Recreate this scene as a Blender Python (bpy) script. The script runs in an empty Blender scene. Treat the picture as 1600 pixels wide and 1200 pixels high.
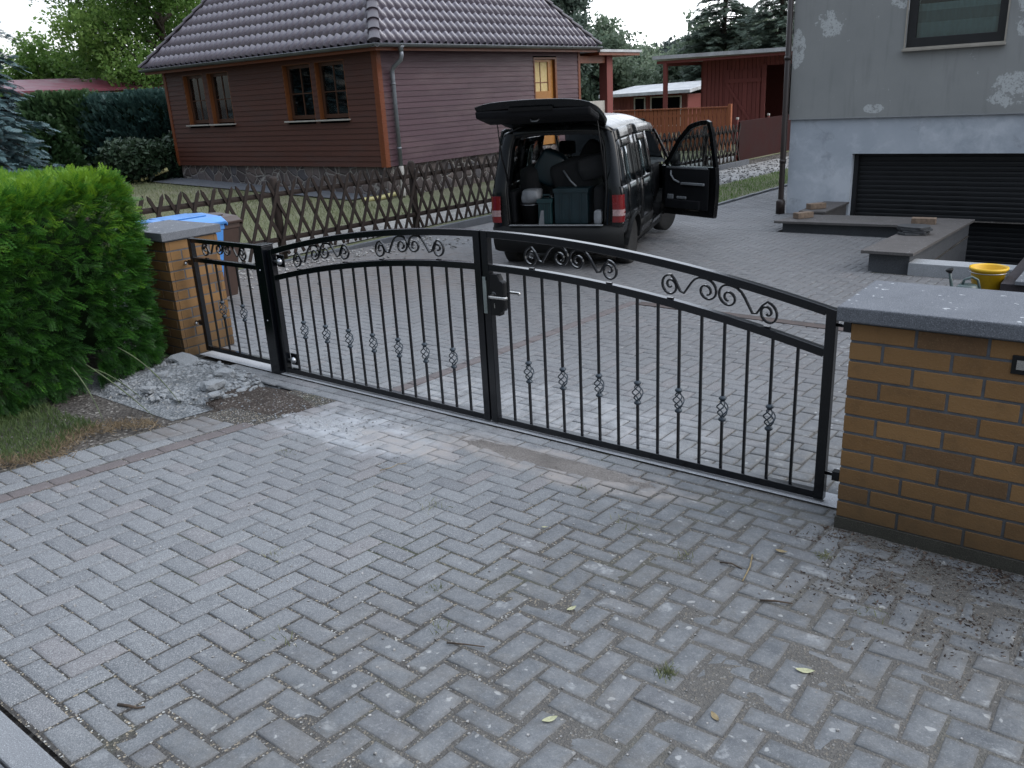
import bpy, bmesh, math, random
import numpy as np
from mathutils import Vector, Matrix

PI = math.pi
random.seed(7)
rng = np.random.default_rng(11)
scene = bpy.context.scene
COL = scene.collection

# ------------------------------------------------------------------ objects
def link(o, parent=None):
    COL.objects.link(o)
    if parent is not None:
        o.parent = parent
    return o

def tag(o, label=None, cat=None, group=None, kind=None):
    if label: o['label'] = label
    if cat: o['category'] = cat
    if group: o['group'] = group
    if kind: o['kind'] = kind
    return o

def thing(name, label, cat, loc=(0, 0, 0), rz=0.0, group=None):
    o = bpy.data.objects.new(name, None)
    o.empty_display_size = 0.2
    o.location = loc
    o.rotation_euler = (0, 0, rz)
    link(o)
    return tag(o, label, cat, group)

def copy_tree(o, parent=None):
    c = o.copy()
    COL.objects.link(c)
    c.parent = parent
    for ch in list(o.children):
        copy_tree(ch, c)
    return c

def arr_mesh(name, V, F, mats, smooth=False, tint=None, matidx=None):
    """fast mesh from numpy verts and equal-size faces"""
    V = np.asarray(V, dtype=np.float32); F = np.asarray(F, dtype=np.int32)
    me = bpy.data.meshes.new(name)
    n, k = F.shape
    me.vertices.add(len(V)); me.vertices.foreach_set('co', V.ravel())
    me.loops.add(n * k); me.loops.foreach_set('vertex_index', F.ravel())
    me.polygons.add(n)
    me.polygons.foreach_set('loop_start', np.arange(0, n * k, k, dtype=np.int32))
    me.polygons.foreach_set('loop_total', np.full(n, k, dtype=np.int32))
    if smooth: me.polygons.foreach_set('use_smooth', np.ones(n, dtype=bool))
    if matidx is not None: me.polygons.foreach_set('material_index', np.asarray(matidx, dtype=np.int32))
    for m in (mats if isinstance(mats, (list, tuple)) else [mats]): me.materials.append(m)
    me.update(calc_edges=True)
    if tint is not None:
        a = me.attributes.new('tint', 'FLOAT', 'POINT')
        a.data.foreach_set('value', np.asarray(tint, dtype=np.float32))
    return me

class MB:
    """collects shapes into ONE mesh"""
    def __init__(s):
        s.v = []; s.f = []; s.sm = []
    def add(s, vs, fs, smooth=False):
        b = len(s.v)
        s.v += [tuple(p) for p in vs]
        for f in fs:
            s.f.append(tuple(i + b for i in f)); s.sm.append(smooth)
        return s
    def box(s, x0, x1, y0, y1, z0, z1, rot=None, at=None, bev=0.0):
        if bev > 0:
            return s.bevbox(x0, x1, y0, y1, z0, z1, bev, rot, at)
        vs = [(x, y, z) for z in (z0, z1) for y in (y0, y1) for x in (x0, x1)]
        if rot is not None: vs = [tuple(rot @ Vector(p)) for p in vs]
        if at is not None: vs = [(p[0] + at[0], p[1] + at[1], p[2] + at[2]) for p in vs]
        return s.add(vs, [(0, 2, 3, 1), (4, 5, 7, 6), (0, 1, 5, 4), (2, 6, 7, 3), (0, 4, 6, 2), (1, 3, 7, 5)])
    def bevbox(s, x0, x1, y0, y1, z0, z1, b, rot=None, at=None):
        bm = bmesh.new()
        bmesh.ops.create_cube(bm, size=1)
        for v in bm.verts:
            v.co = ((x0 + x1) / 2 + v.co.x * (x1 - x0), (y0 + y1) / 2 + v.co.y * (y1 - y0), (z0 + z1) / 2 + v.co.z * (z1 - z0))
        bmesh.ops.bevel(bm, geom=bm.edges[:], offset=b, segments=2, affect='EDGES', profile=0.6)
        if rot is not None: bmesh.ops.transform(bm, matrix=rot.to_4x4(), verts=bm.verts)
        if at is not None: bmesh.ops.translate(bm, vec=at, verts=bm.verts)
        return s.bm(bm)
    def bm(s, bm, smooth=False):
        bm.verts.index_update()
        s.add([v.co[:] for v in bm.verts], [[v.index for v in f.verts] for f in bm.faces], smooth)
        bm.free(); return s
    def bar(s, p, q, w, h, up=(0, 0, 1)):
        """rectangular bar from p to q, w across, h along 'up'"""
        p = Vector(p); q = Vector(q); d = (q - p).normalized(); u = Vector(up)
        r = d.cross(u)
        if r.length < 1e-5: r = d.cross(Vector((0, 1, 0)))
        r.normalize(); u = r.cross(d).normalized()
        vs = []
        for e in (p, q):
            for a, b in ((-1, -1), (1, -1), (1, 1), (-1, 1)):
                vs.append(e + r * (a * w / 2) + u * (b * h / 2))
        return s.add(vs, [(3, 2, 1, 0), (4, 5, 6, 7), (0, 1, 5, 4), (1, 2, 6, 5), (2, 3, 7, 6), (3, 0, 4, 7)])
    def sweep(s, pts, prof, up=(0, 1, 0), smooth=False, closed=True, cap=True):
        """sweep a 2-D profile (r,u) along pts; 'up' = fixed second axis"""
        pts = [Vector(p) for p in pts]; n = len(pts); k = len(prof); vs = []
        for i, p in enumerate(pts):
            d = (pts[min(i + 1, n - 1)] - pts[max(i - 1, 0)]).normalized()
            u = Vector(up); r = d.cross(u)
            if r.length < 1e-5: r = d.cross(Vector((1, 0, 0)))
            r.normalize(); u2 = r.cross(d).normalized()
            for a, b in prof: vs.append(p + r * a + u2 * b)
        fs = []
        kk = k if closed else k - 1
        for i in range(n - 1):
            for j in range(kk):
                fs.append((i * k + j, i * k + (j + 1) % k, (i + 1) * k + (j + 1) % k, (i + 1) * k + j))
        if cap and closed:
            fs.append(tuple(range(k))[::-1]); fs.append(tuple((n - 1) * k + j for j in range(k)))
        return s.add(vs, fs, smooth)
    def tube(s, pts, r, seg=8, smooth=True):
        """round tube along pts, r a number or list"""
        pts = [Vector(p) for p in pts]; n = len(pts); vs = []; ref = None
        for i, p in enumerate(pts):
            d = (pts[min(i + 1, n - 1)] - pts[max(i - 1, 0)]).normalized()
            if ref is None:
                ref = Vector((0, 0, 1)) if abs(d.z) < 0.9 else Vector((1, 0, 0))
            a = (ref - d * ref.dot(d)).normalized(); b = d.cross(a); ref = a
            rr = r[i] if isinstance(r, (list, tuple)) else r
            for j in range(seg):
                t = 2 * PI * j / seg
                vs.append(p + a * (rr * math.cos(t)) + b * (rr * math.sin(t)))
        fs = [(i * seg + j, i * seg + (j + 1) % seg, (i + 1) * seg + (j + 1) % seg, (i + 1) * seg + j) for i in range(n - 1) for j in range(seg)]
        fs.append(tuple(range(seg))[::-1]); fs.append(tuple((n - 1) * seg + j for j in range(seg)))
        return s.add(vs, fs, smooth)
    def lathe(s, prof, at=(0, 0, 0), seg=20, smooth=True, sx=1, sy=1):
        vs = []; n = len(prof)
        for r, z in prof:
            for j in range(seg):
                t = 2 * PI * j / seg
                vs.append((at[0] + sx * r * math.cos(t), at[1] + sy * r * math.sin(t), at[2] + z))
        fs = [(i * seg + j, i * seg + (j + 1) % seg, (i + 1) * seg + (j + 1) % seg, (i + 1) * seg + j) for i in range(n - 1) for j in range(seg)]
        if prof[0][0] > 1e-4: fs.append(tuple(range(seg))[::-1])
        if prof[-1][0] > 1e-4: fs.append(tuple((n - 1) * seg + j for j in range(seg)))
        return s.add(vs, fs, smooth)
    def prism(s, poly, z0, z1):
        """poly list of (x,y) or (x,y,ztop); vertical prism"""
        k = len(poly)
        vs = [(p[0], p[1], z0) for p in poly] + [(p[0], p[1], p[2] if len(p) > 2 else z1) for p in poly]
        return s.add(vs, [tuple(range(k))[::-1], tuple(range(k, 2 * k))] + [(j, (j + 1) % k, k + (j + 1) % k, k + j) for j in range(k)])
    def xprism(s, poly, x0, x1):
        """poly of (y,z) extruded along x"""
        k = len(poly)
        vs = [(x0, p[0], p[1]) for p in poly] + [(x1, p[0], p[1]) for p in poly]
        return s.add(vs, [tuple(range(k)), tuple(range(k, 2 * k))[::-1]] + [((j + 1) % k, j, k + j, k + (j + 1) % k) for j in range(k)])
    def yprism(s, poly, y0, y1):
        """poly of (x,z) extruded along y"""
        k = len(poly)
        vs = [(p[0], y0, p[1]) for p in poly] + [(p[0], y1, p[1]) for p in poly]
        return s.add(vs, [tuple(range(k)), tuple(range(k, 2 * k))[::-1]] + [((j + 1) % k, j, k + j, k + (j + 1) % k) for j in range(k)])
    def build(s, name, m, parent=None, fix=True, bevel=0.0):
        me = bpy.data.meshes.new(name)
        me.from_pydata(s.v, [], s.f)
        me.polygons.foreach_set('use_smooth', s.sm)
        for x in (m if isinstance(m, (list, tuple)) else [m]): me.materials.append(x)
        me.update()
        if fix:
            bm = bmesh.new(); bm.from_mesh(me)
            bmesh.ops.recalc_face_normals(bm, faces=bm.faces)
            bm.to_mesh(me); bm.free()
        o = bpy.data.objects.new(name, me)
        link(o, parent)
        if bevel > 0:
            b = o.modifiers.new('bevel', 'BEVEL'); b.width = bevel; b.segments = 2; b.limit_method = 'ANGLE'
        return o

# ------------------------------------------------------------------ materials
class NT:
    def __init__(s, name):
        s.m = bpy.data.materials.new(name); s.m.use_nodes = True
        s.t = s.m.node_tree; s.t.nodes.clear()
        s.out = s.t.nodes.new('ShaderNodeOutputMaterial')
        s.p = s.t.nodes.new('ShaderNodeBsdfPrincipled')
        s.t.links.new(s.p.outputs[0], s.out.inputs[0])
        s._pos = None
    def n(s, typ, **k):
        x = s.t.nodes.new(typ)
        for a, b in k.items(): setattr(x, a, b)
        return x
    def put(s, sock, val):
        if isinstance(val, bpy.types.NodeSocket): s.t.links.new(val, sock)
        elif val is not None:
            if isinstance(val, (tuple, list)) and len(val) == 3 and len(sock.default_value) == 4: val = (*val, 1)
            sock.default_value = val
    def geo(s):
        if s._pos is None: s._pos = s.n('ShaderNodeNewGeometry')
        return s._pos
    def pos(s): return s.geo().outputs['Position']
    def island(s): return s.geo().outputs['Random Per Island']
    def obj(s): return s.n('ShaderNodeTexCoord').outputs['Object']
    def orand(s): return s.n('ShaderNodeObjectInfo').outputs['Random']
    def mapv(s, vec, scale=(1, 1, 1), rot=(0, 0, 0)):
        x = s.n('ShaderNodeMapping'); s.put(x.inputs[0], vec); x.inputs['Scale'].default_value = scale; x.inputs['Rotation'].default_value = rot
        return x.outputs[0]
    def noise(s, scale, vec=None, detail=3, rough=0.55, dist=0.0, col=False):
        x = s.n('ShaderNodeTexNoise'); s.put(x.inputs['Vector'], vec if vec is not None else s.pos())
        x.inputs['Scale'].default_value = scale; x.inputs['Detail'].default_value = detail; x.inputs['Roughness'].default_value = rough; x.inputs['Distortion'].default_value = dist
        return x.outputs['Color' if col else 'Fac']
    def voro(s, scale, vec=None, feature='F1', out='Distance', rand=1.0):
        x = s.n('ShaderNodeTexVoronoi'); x.feature = feature; s.put(x.inputs['Vector'], vec if vec is not None else s.pos())
        x.inputs['Scale'].default_value = scale; x.inputs['Randomness'].default_value = rand
        return x.outputs[out]
    def math(s, op, a, b=None, c=None, clamp=False):
        x = s.n('ShaderNodeMath'); x.operation = op; x.use_clamp = clamp
        s.put(x.inputs[0], a)
        if b is not None: s.put(x.inputs[1], b)
        if c is not None: s.put(x.inputs[2], c)
        return x.outputs[0]
    def rng(s, v, a, b, c=0.0, d=1.0, smooth=False):
        x = s.n('ShaderNodeMapRange'); x.interpolation_type = 'SMOOTHSTEP' if smooth else 'LINEAR'
        s.put(x.inputs[0], v)
        for i, q in enumerate((a, b, c, d)): s.put(x.inputs[1 + i], q)
        return x.outputs[0]
    def mix(s, f, a, b, mode='MIX'):
        x = s.n('ShaderNodeMix'); x.data_type = 'RGBA'; x.blend_type = mode; x.clamp_factor = True
        s.put(x.inputs[0], f); s.put(x.inputs[6], a); s.put(x.inputs[7], b)
        return x.outputs[2]
    def xyz(s, v=None):
        x = s.n('ShaderNodeSeparateXYZ'); s.put(x.inputs[0], v if v is not None else s.pos()); return x.outputs
    def ell(s, cx, cy, rx, ry, warp=None):
        """soft elliptical mask 1 inside -> 0 outside in world xy"""
        o = s.xyz(warp)
        dx = s.math('DIVIDE', s.math('SUBTRACT', o[0], cx), rx); dy = s.math('DIVIDE', s.math('SUBTRACT', o[1], cy), ry)
        d = s.math('ADD', s.math('MULTIPLY', dx, dx), s.math('MULTIPLY', dy, dy))
        return s.rng(d, 1.0, 0.25, 0, 1, True)
    def warp(s, amp, scale, detail=3):
        c = s.noise(scale, detail=detail, col=True)
        x = s.n('ShaderNodeVectorMath'); x.operation = 'SUBTRACT'; s.put(x.inputs[0], c); x.inputs[1].default_value = (.5, .5, .5)
        y = s.n('ShaderNodeVectorMath'); y.operation = 'SCALE'; s.put(y.inputs[0], x.outputs[0]); y.inputs['Scale'].default_value = amp
        z = s.n('ShaderNodeVectorMath'); z.operation = 'ADD'; s.put(z.inputs[0], s.pos()); s.put(z.inputs[1], y.outputs[0])
        return z.outputs[0]
    def bump(s, h, strength=0.3, dist=0.01):
        x = s.n('ShaderNodeBump'); x.inputs['Strength'].default_value = strength; x.inputs['Distance'].default_value = dist
        s.put(x.inputs['Height'], h); s.put(s.p.inputs['Normal'], x.outputs[0])
    def done(s, col=None, rough=None, metal=None, spec=None, **k):
        if col is not None: s.put(s.p.inputs['Base Color'], col)
        if rough is not None: s.put(s.p.inputs['Roughness'], rough)
        if metal is not None: s.put(s.p.inputs['Metallic'], metal)
        if spec is not None: s.put(s.p.inputs['Specular IOR Level'], spec)
        for a, b in k.items(): s.put(s.p.inputs[a.replace('_', ' ')], b)
        return s.m

def simple(name, col, rough=0.6, var=0.12, scale=6.0, metal=0.0, spec=0.5, bump=0.0, bscale=60, coat=0.0):
    """plain colour broken by two noises"""
    t = NT(name); v = t.obj()
    a = t.noise(scale, v, 4); b = t.noise(scale * 9, v, 2)
    f = t.math('ADD', t.math('MULTIPLY', a, 0.7), t.math('MULTIPLY', b, 0.3))
    c = t.mix(t.rng(f, .35, .65), tuple(max(0, x * (1 - var * 1.5)) for x in col), tuple(min(1, x * (1 + var)) for x in col))
    if bump: t.bump(t.noise(bscale, v, 3), bump, .004)
    r = t.rng(a, .3, .7, max(0.03, rough - .08), min(1, rough + .1))
    m = t.done(c, r, metal, spec)
    if coat: t.p.inputs['Coat Weight'].default_value = coat; t.p.inputs['Coat Roughness'].default_value = .06
    return m

def hgt(x, y):
    """height of the ground: apron rising to the road in front, gently falling drive behind"""
    x = np.asarray(x, float); y = np.asarray(y, float)
    front = np.where(y > -3.2, -0.071 * y, 0.2272 + 0.012 * (-3.2 - np.minimum(y, -3.2)))
    yy = np.maximum(y, 0)
    back = -0.031 * np.minimum(yy, 7) - 0.0105 * np.clip(yy - 7, 0, 40)
    t = np.clip((-x - 3.0) / 4.0, 0, 1); t = t * t * (3 - 2 * t)
    s = np.clip(yy / 3.0, 0, 1)
    back = back - 0.07 * t * s * np.clip(1 - (yy - 9) / 6, 0, 1)
    g = -0.2 + 0.035 * np.clip(-11 - x, 0, 12) - 0.006 * np.clip(yy - 14, 0, 30)
    t2 = np.clip((-x - 6.95) / 0.25, 0, 1)
    back = np.where(y > 0, back * (1 - t2) + g * t2 * np.clip(yy / .6, 0, 1) , back)
    return np.where(y < 0, front, back)
def h1(x, y): return float(hgt(x, y))
# ------------------------------------------------------------------ material library
def m_paver():
    t = NT('concrete_paver'); i = t.island(); o = t.xyz()
    base = t.mix(i, (.112, .120, .127), (.160, .168, .174))
    i2 = t.math('FRACT', t.math('MULTIPLY', i, 17.31))
    base = t.mix(t.rng(i2, .78, 1.0), base, (.158, .147, .148))
    base = t.mix(t.math('MULTIPLY', t.rng(i2, .14, .0), .7), base, (.084, .086, .093))
    # broad tone drift, wheel wear and fine aggregate
    st = t.noise(.9, detail=5, rough=.6)
    base = t.mix(t.rng(st, .35, .70), t.mix(.45, base, (.105, .108, .118)), base)
    sp = t.noise(230, detail=2, rough=.7)
    base = t.mix(t.rng(sp, .52, .72), base, (.30, .305, .315))
    base = t.mix(t.rng(sp, .46, .30), base, (.075, .075, .082))
    ag = t.voro(420, out='Color')
    agx = t.xyz(ag)[0]
    base = t.mix(t.math('MULTIPLY', t.rng(agx, .90, 1.0), .55), base, (.42, .42, .42))
    md = t.noise(14, detail=4)
    base = t.mix(t.math('MULTIPLY', t.rng(md, .42, .22), .30), base, (.09, .09, .095))
    # old weathered half right of the entrance
    w = t.warp(.9, 1.1)
    ow = t.xyz(w)
    old = t.math('MULTIPLY', t.rng(t.math('ADD', ow[0], t.math('MULTIPLY', ow[1], -.12)), .75, 1.75, 0, 1, True), t.rng(ow[1], 9, 4, 0.25, 1))
    oldc = t.mix(t.rng(t.noise(8, detail=7, rough=.78), .34, .66), (.058, .064, .072), (.148, .154, .160))
    base = t.mix(t.math('MULTIPLY', old, .80), base, oldc)
    base = t.mix(t.math('MULTIPLY', t.rng(o[1], .3, 2.2), .55), base, t.mix(t.noise(3, detail=5), (.062, .059, .061), (.110, .105, .106)))
    # lichen blotches
    wl = t.warp(.07, 13)
    v1 = t.voro(8.5, wl); vs = t.xyz(t.voro(8.5, wl, out='Color'))[1]
    lr = t.rng(vs, .35, 1.0, 0.0, .34)
    li = t.math('MULTIPLY', t.rng(t.math('SUBTRACT', lr, v1), .0, .07), t.rng(t.noise(60, detail=3), .35, .6))
    lz = t.math('ADD', t.math('MULTIPLY', old, .9), t.math('MULTIPLY', t.math('MULTIPLY', t.rng(o[1], .5, 2.5), t.rng(o[0], -1.4, .4)), .75), clamp=True)
    base = t.mix(t.math('MULTIPLY', t.math('MULTIPLY', li, lz), .55), base, (.31, .32, .325))
    v2 = t.voro(26, wl); vs2 = t.xyz(t.voro(26, wl, out='Color'))[0]
    l2 = t.rng(t.math('SUBTRACT', t.rng(vs2, .72, 1.0, 0, .36), v2), 0, .08)
    base = t.mix(t.math('MULTIPLY', l2, t.math('ADD', t.math('MULTIPLY', lz, .6), .06)), base, (.36, .365, .36))
    # mud and moss creeping over the old pavers
    mn = t.noise(3.2, w, 6, .7)
    mud = t.math('MULTIPLY', t.rng(mn, .50, .66), old)
    base = t.mix(t.math('MULTIPLY', mud, .42), base, t.mix(t.noise(40), (.075, .068, .058), (.150, .138, .122)))
    ea = t.n('ShaderNodeAttribute'); ea.attribute_name = 'tint'
    en = t.math('ADD', ea.outputs['Fac'], t.math('MULTIPLY', t.math('SUBTRACT', t.noise(30, detail=6, rough=.8), .50), 3.2))
    edg = t.math('MULTIPLY', t.rng(en, .10, .50, 1, 0), t.math('ADD', t.math('MULTIPLY', old, .34), .05))
    base = t.mix(edg, base, t.mix(t.noise(70, detail=3), (.056, .054, .052), (.145, .138, .128)))
    gs_ = t.noise(95, detail=3, rough=.8)
    base = t.mix(t.math('MULTIPLY', t.rng(gs_, .56, .70), .40), base, (.29, .295, .30)); base = t.mix(t.math('MULTIPLY', t.rng(gs_, .44, .30), .40), base, (.07, .072, .078))
    # cement dust and sand left from setting the posts
    dn = t.rng(t.noise(7, detail=5, rough=.65), .38, .62)
    wd = t.warp(.35, 3.0)
    dust = t.math('MULTIPLY', t.ell(-.62, -.62, .95, .30, wd), t.rng(dn, 0, 1, .35, 1))
    base = t.mix(t.math('MULTIPLY', dust, .68), base, (.42, .435, .46))
    du2 = t.math('MAXIMUM', t.ell(0.1, .35, 1.5, .55, wd), t.ell(-.3, -.28, 1.2, .22, wd))
    base = t.mix(t.math('MULTIPLY', t.math('MULTIPLY', du2, dn), .45), base, (.36, .365, .375))
    soil = t.math('MAXIMUM', t.ell(-1.5, -.62, .62, .34, wd), t.math('MAXIMUM', t.ell(-5.4, 3.4, 2.9, 2.9, wd), t.ell(-1.75, -1.15, .5, .5, wd)))
    base = t.mix(t.math('MULTIPLY', t.math('MULTIPLY', soil, t.rng(dn, 0, 1, .3, 1)), .8), base, (.105, .088, .078))
    snd = t.math('MAXIMUM', t.ell(.65, -.36, 1.15, .20, wd), t.ell(-.2, -.62, .55, .16, wd))
    base = t.mix(t.math('MULTIPLY', t.math('MULTIPLY', snd, t.rng(dn, 0, 1, .2, 1)), .85), base, (.26, .235, .218))
    t.bump(t.math('ADD', sp, t.math('MULTIPLY', md, 2.0)), .55, .0035)
    return t.done(base, t.rng(st, .3, .7, .62, .82), 0, .35)

def m_joint():
    t = NT('joint_grit'); o = t.xyz()
    c = t.voro(170, out='Color'); x = t.xyz(c)
    base = t.mix(x[0], (.028, .027, .026), (.078, .073, .068))
    base = t.mix(t.rng(x[1], .86, .96), base, (.32, .27, .20))
    base = t.mix(t.rng(x[2], .95, .99), base, (.5, .5, .48))
    mn = t.noise(1.7, detail=5)
    base = t.mix(t.math('MULTIPLY', t.rng(mn, .55, .68), .5), base, (.05, .062, .022))
    old = t.rng(o[0], .6, 2.0)
    base = t.mix(t.math('MULTIPLY', old, .8), base, t.mix(t.noise(30, detail=5, rough=.7), (.060, .058, .056), (.150, .143, .133)))
    t.bump(t.voro(170), .8, .006)
    return t.done(base, .9, 0, .2)

def m_steel():
    t = NT('black_powder_coat'); n = t.noise(180, t.obj(), 2)
    t.bump(n, .04, .001)
    m = t.done(t.mix(t.noise(3, t.obj()), (.0018, .0024, .0038), (.0036, .0046, .0066)), .20, 0, .5)
    return m

def m_brick():
    t = NT('brown_clinker'); i = t.island(); o = t.xyz()
    b = t.mix(i, (.158, .084, .032), (.205, .113, .044))
    b = t.mix(t.rng(t.math('FRACT', t.math('MULTIPLY', i, 7.7)), .75, 1), b, (.100, .056, .028))
    n = t.noise(9, detail=6, rough=.65)
    b = t.mix(t.math('MULTIPLY', t.rng(n, .52, .78), .6), b, (.078, .048, .024))
    f = t.noise(160, detail=2)
    b = t.mix(t.math('MULTIPLY', t.rng(f, .55, .7), .30), b, (.22, .14, .075))
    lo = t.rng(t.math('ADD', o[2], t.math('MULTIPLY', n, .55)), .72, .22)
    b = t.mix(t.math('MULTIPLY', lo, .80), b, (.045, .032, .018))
    t.bump(t.math('ADD', f, t.math('MULTIPLY', n, 2)), .35, .004)
    return t.done(b, .72, 0, .3)

def m_mortar():
    t = NT('grey_mortar'); o = t.xyz()
    n = t.noise(25, detail=5)
    b = t.mix(n, (.050, .053, .060), (.125, .130, .142))
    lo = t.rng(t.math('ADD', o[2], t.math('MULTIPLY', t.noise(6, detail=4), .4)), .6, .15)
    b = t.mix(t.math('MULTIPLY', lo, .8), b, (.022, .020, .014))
    t.bump(t.noise(300), .5, .003)
    return t.done(b, .9, 0, .2)

def m_slab(name='coping_concrete', a=(.066, .072, .084), b=(.142, .150, .166), lich=.6):
    t = NT(name)
    n = t.noise(6, detail=6, rough=.65); g = t.noise(260, detail=2)
    c = t.mix(n, a, b)
    c = t.mix(t.math('MULTIPLY', t.rng(g, .55, .72), .55), c, tuple(min(1, x * 2.1) for x in b))
    c = t.mix(t.math('MULTIPLY', t.rng(g, .44, .28), .6), c, tuple(x * .35 for x in a))
    w = t.warp(.06, 24, 5); v = t.voro(27, w); s = t.xyz(t.voro(27, w, out='Color'))[0]
    l = t.rng(t.math('SUBTRACT', t.rng(s, .55, 1, 0, .32), v), 0, .06)
    up = t.rng(t.xyz(t.geo().outputs['Normal'])[2], .5, .9)
    c = t.mix(t.math('MULTIPLY', t.math('MULTIPLY', l, lich), up), c, (.50, .515, .53))
    t.bump(t.math('ADD', g, n), .4, .004)
    return t.done(c, .82, 0, .3)

def m_board(name, a, b, dirx=True, rough=.6, scale=1.0, worn=None):
    """horizontal or vertical stained boards: grain streaks along the board, tone per board"""
    t = NT(name); i = t.island()
    p = t.pos()
    g = t.noise(6 * scale, t.mapv(p, (.25, .25, 5) if dirx else (5, 5, .25)), 6, .65)
    f = t.noise(40 * scale, t.mapv(p, (.12, .12, 4) if dirx else (4, 4, .12)), 3)
    c = t.mix(g, a, b)
    c = t.mix(t.math('MULTIPLY', i, .35), c, tuple(x * .55 for x in a))
    c = t.mix(t.math('MULTIPLY', t.rng(f, .5, .7), .35), c, tuple(min(1, x * 1.35) for x in b))
    if worn:
        wn = t.rng(t.noise(1.3, t.mapv(p, (.6, .6, 1.6)), 5), .5, .72)
        c = t.mix(t.math('MULTIPLY', wn, .55), c, worn)
    t.bump(t.math('ADD', g, f), .3, .004)
    return t.done(c, t.rng(g, .3, .7, rough - .1, rough + .12), 0, .35)

def m_leaf(name, c0, c1, c2, trans=.25, rough=.5, spec=.35):
    """foliage: attribute tint 0..1 picks dark to light, random per leaf"""
    t = NT(name)
    a = t.n('ShaderNodeAttribute'); a.attribute_name = 'tint'
    i = t.island()
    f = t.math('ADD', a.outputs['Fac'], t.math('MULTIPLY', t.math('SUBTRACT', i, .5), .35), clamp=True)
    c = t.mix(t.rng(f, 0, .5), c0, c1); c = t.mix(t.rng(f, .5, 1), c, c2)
    m = t.done(c, rough, 0, spec)
    tr = t.n('ShaderNodeBsdfTranslucent'); t.put(tr.inputs[0], c)
    mx = t.n('ShaderNodeMixShader'); mx.inputs[0].default_value = trans
    t.t.links.new(t.p.outputs[0], mx.inputs[1]); t.t.links.new(tr.outputs[0], mx.inputs[2]); t.t.links.new(mx.outputs[0], t.out.inputs[0])
    return m

def m_plaster(name, a, b, patch, low=False):
    t = NT(name); p = t.pos(); o = t.xyz()
    n = t.noise(.9, p, 6, .6); f = t.noise(120, p, 3)
    c = t.mix(t.rng(n, .3, .7), a, b)
    w = t.warp(.35, 3.2, 5)
    q = t.noise(1.25, w, 7, .68)
    if not low:
        # patches where old paint has flaked off, clustered
        pz = t.n('ShaderNodeCombineXYZ'); t.put(pz.inputs[0], o[0]); t.put(pz.inputs[1], o[2])
        cl = t.math('MULTIPLY', t.rng(t.noise(.9, p, 2), .5, .62), .35)
        for a_ in ((1.05, 1.62, .55, .34), (-1.62, 2.72, .38, .30), (-2.10, 2.40, .16, .40), (1.10, 2.65, .22, .50), (-.85, 1.42, .22, .10), (-.35, 2.98, .5, .25), (3.2, 1.8, .9, .5)):
            cl = t.math('MAXIMUM', cl, t.ell(*a_, pz.outputs[0]))
        q2 = t.noise(2.6, t.warp(.18, 7, 5), 9, .74)
        fl = t.rng(t.math('ADD', t.math('MULTIPLY', cl, .24), q2), .715, .735)
        sp = t.rng(t.noise(5.5, w, 5, .7), .675, .70)
        fl = t.math('MAXIMUM', fl, t.math('MULTIPLY', sp, .9))
        fl = t.math('MULTIPLY', fl, t.rng(t.noise(38, p, 4, .7), .38, .46))
        c = t.mix(t.math('MULTIPLY', fl, .8), c, patch)
        # runs below the window sill
        dr = t.noise(6, t.mapv(p, (2.2, 2.2, .22)), 4)
        c = t.mix(t.math('MULTIPLY', t.rng(dr, .55, .75), .25), c, tuple(x * .6 for x in a))
    else:
        c = t.mix(t.math('MULTIPLY', t.rng(q, .46, .62), .85), c, patch)
        d = t.rng(t.noise(2.2, w, 6, .7), .58, .70)
        c = t.mix(t.math('MULTIPLY', d, .5), c, (.20, .215, .24))
        k = t.voro(1.4, t.warp(.6, 2.0, 5), 'DISTANCE_TO_EDGE')
        c = t.mix(t.math('MULTIPLY', t.rng(k, .012, .002), .0), c, (.05, .05, .055))
    t.bump(t.math('ADD', f, t.math('MULTIPLY', q, 1.2)), .35, .006)
    return t.done(c, .88, 0, .25)

def m_glass(name, tint=(.02, .03, .035), clear=.5):
    t = NT(name)
    tr = t.n('ShaderNodeBsdfTransparent'); t.put(tr.inputs[0], (.72, .80, .80))
    g = t.n('ShaderNodeBsdfGlossy'); g.inputs['Roughness'].default_value = .04; t.put(g.inputs[0], (.9, .93, .95))
    d = t.n('ShaderNodeBsdfDiffuse'); t.put(d.inputs[0], tint)
    fr = t.n('ShaderNodeFresnel'); fr.inputs[0].default_value = 1.5
    a = t.n('ShaderNodeMixShader'); a.inputs[0].default_value = clear
    t.t.links.new(d.outputs[0], a.inputs[1]); t.t.links.new(tr.outputs[0], a.inputs[2])
    b = t.n('ShaderNodeMixShader')
    t.put(b.inputs[0], t.math('MULTIPLY', fr.outputs[0], 1.25, clamp=True))
    t.t.links.new(a.outputs[0], b.inputs[1]); t.t.links.new(g.outputs[0], b.inputs[2])
    t.t.links.new(b.outputs[0], t.out.inputs[0])
    return t.m

def m_lawn():
    t = NT('lawn_turf')
    n = t.noise(.5, detail=6, rough=.7); f = t.noise(45, detail=4, rough=.7)
    c = t.mix(t.rng(n, .35, .65), (.165, .185, .100), (.270, .260, .185))
    c = t.mix(t.rng(f, .4, .7), t.mix(.6, c, (.022, .027, .012)), c)
    t.bump(f, .8, .03)
    return t.done(c, .95, 0, .1)

def m_dirt(name='gravel_dirt', a=(.042, .037, .033), b=(.115, .105, .096), sc=55):
    t = NT(name)
    v = t.xyz(t.voro(sc, t.warp(.02, 20), out='Color'))
    n = t.noise(2, detail=6)
    c = t.mix(v[0], a, b); c = t.mix(t.math('MULTIPLY', t.rng(v[1], .9, 1), .7), c, (.42, .40, .37))
    c = t.mix(t.math('MULTIPLY', t.rng(n, .45, .65), .5), c, tuple(x * .55 for x in a))
    t.bump(t.voro(sc), .8, .02)
    return t.done(c, .92, 0, .2)

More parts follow.
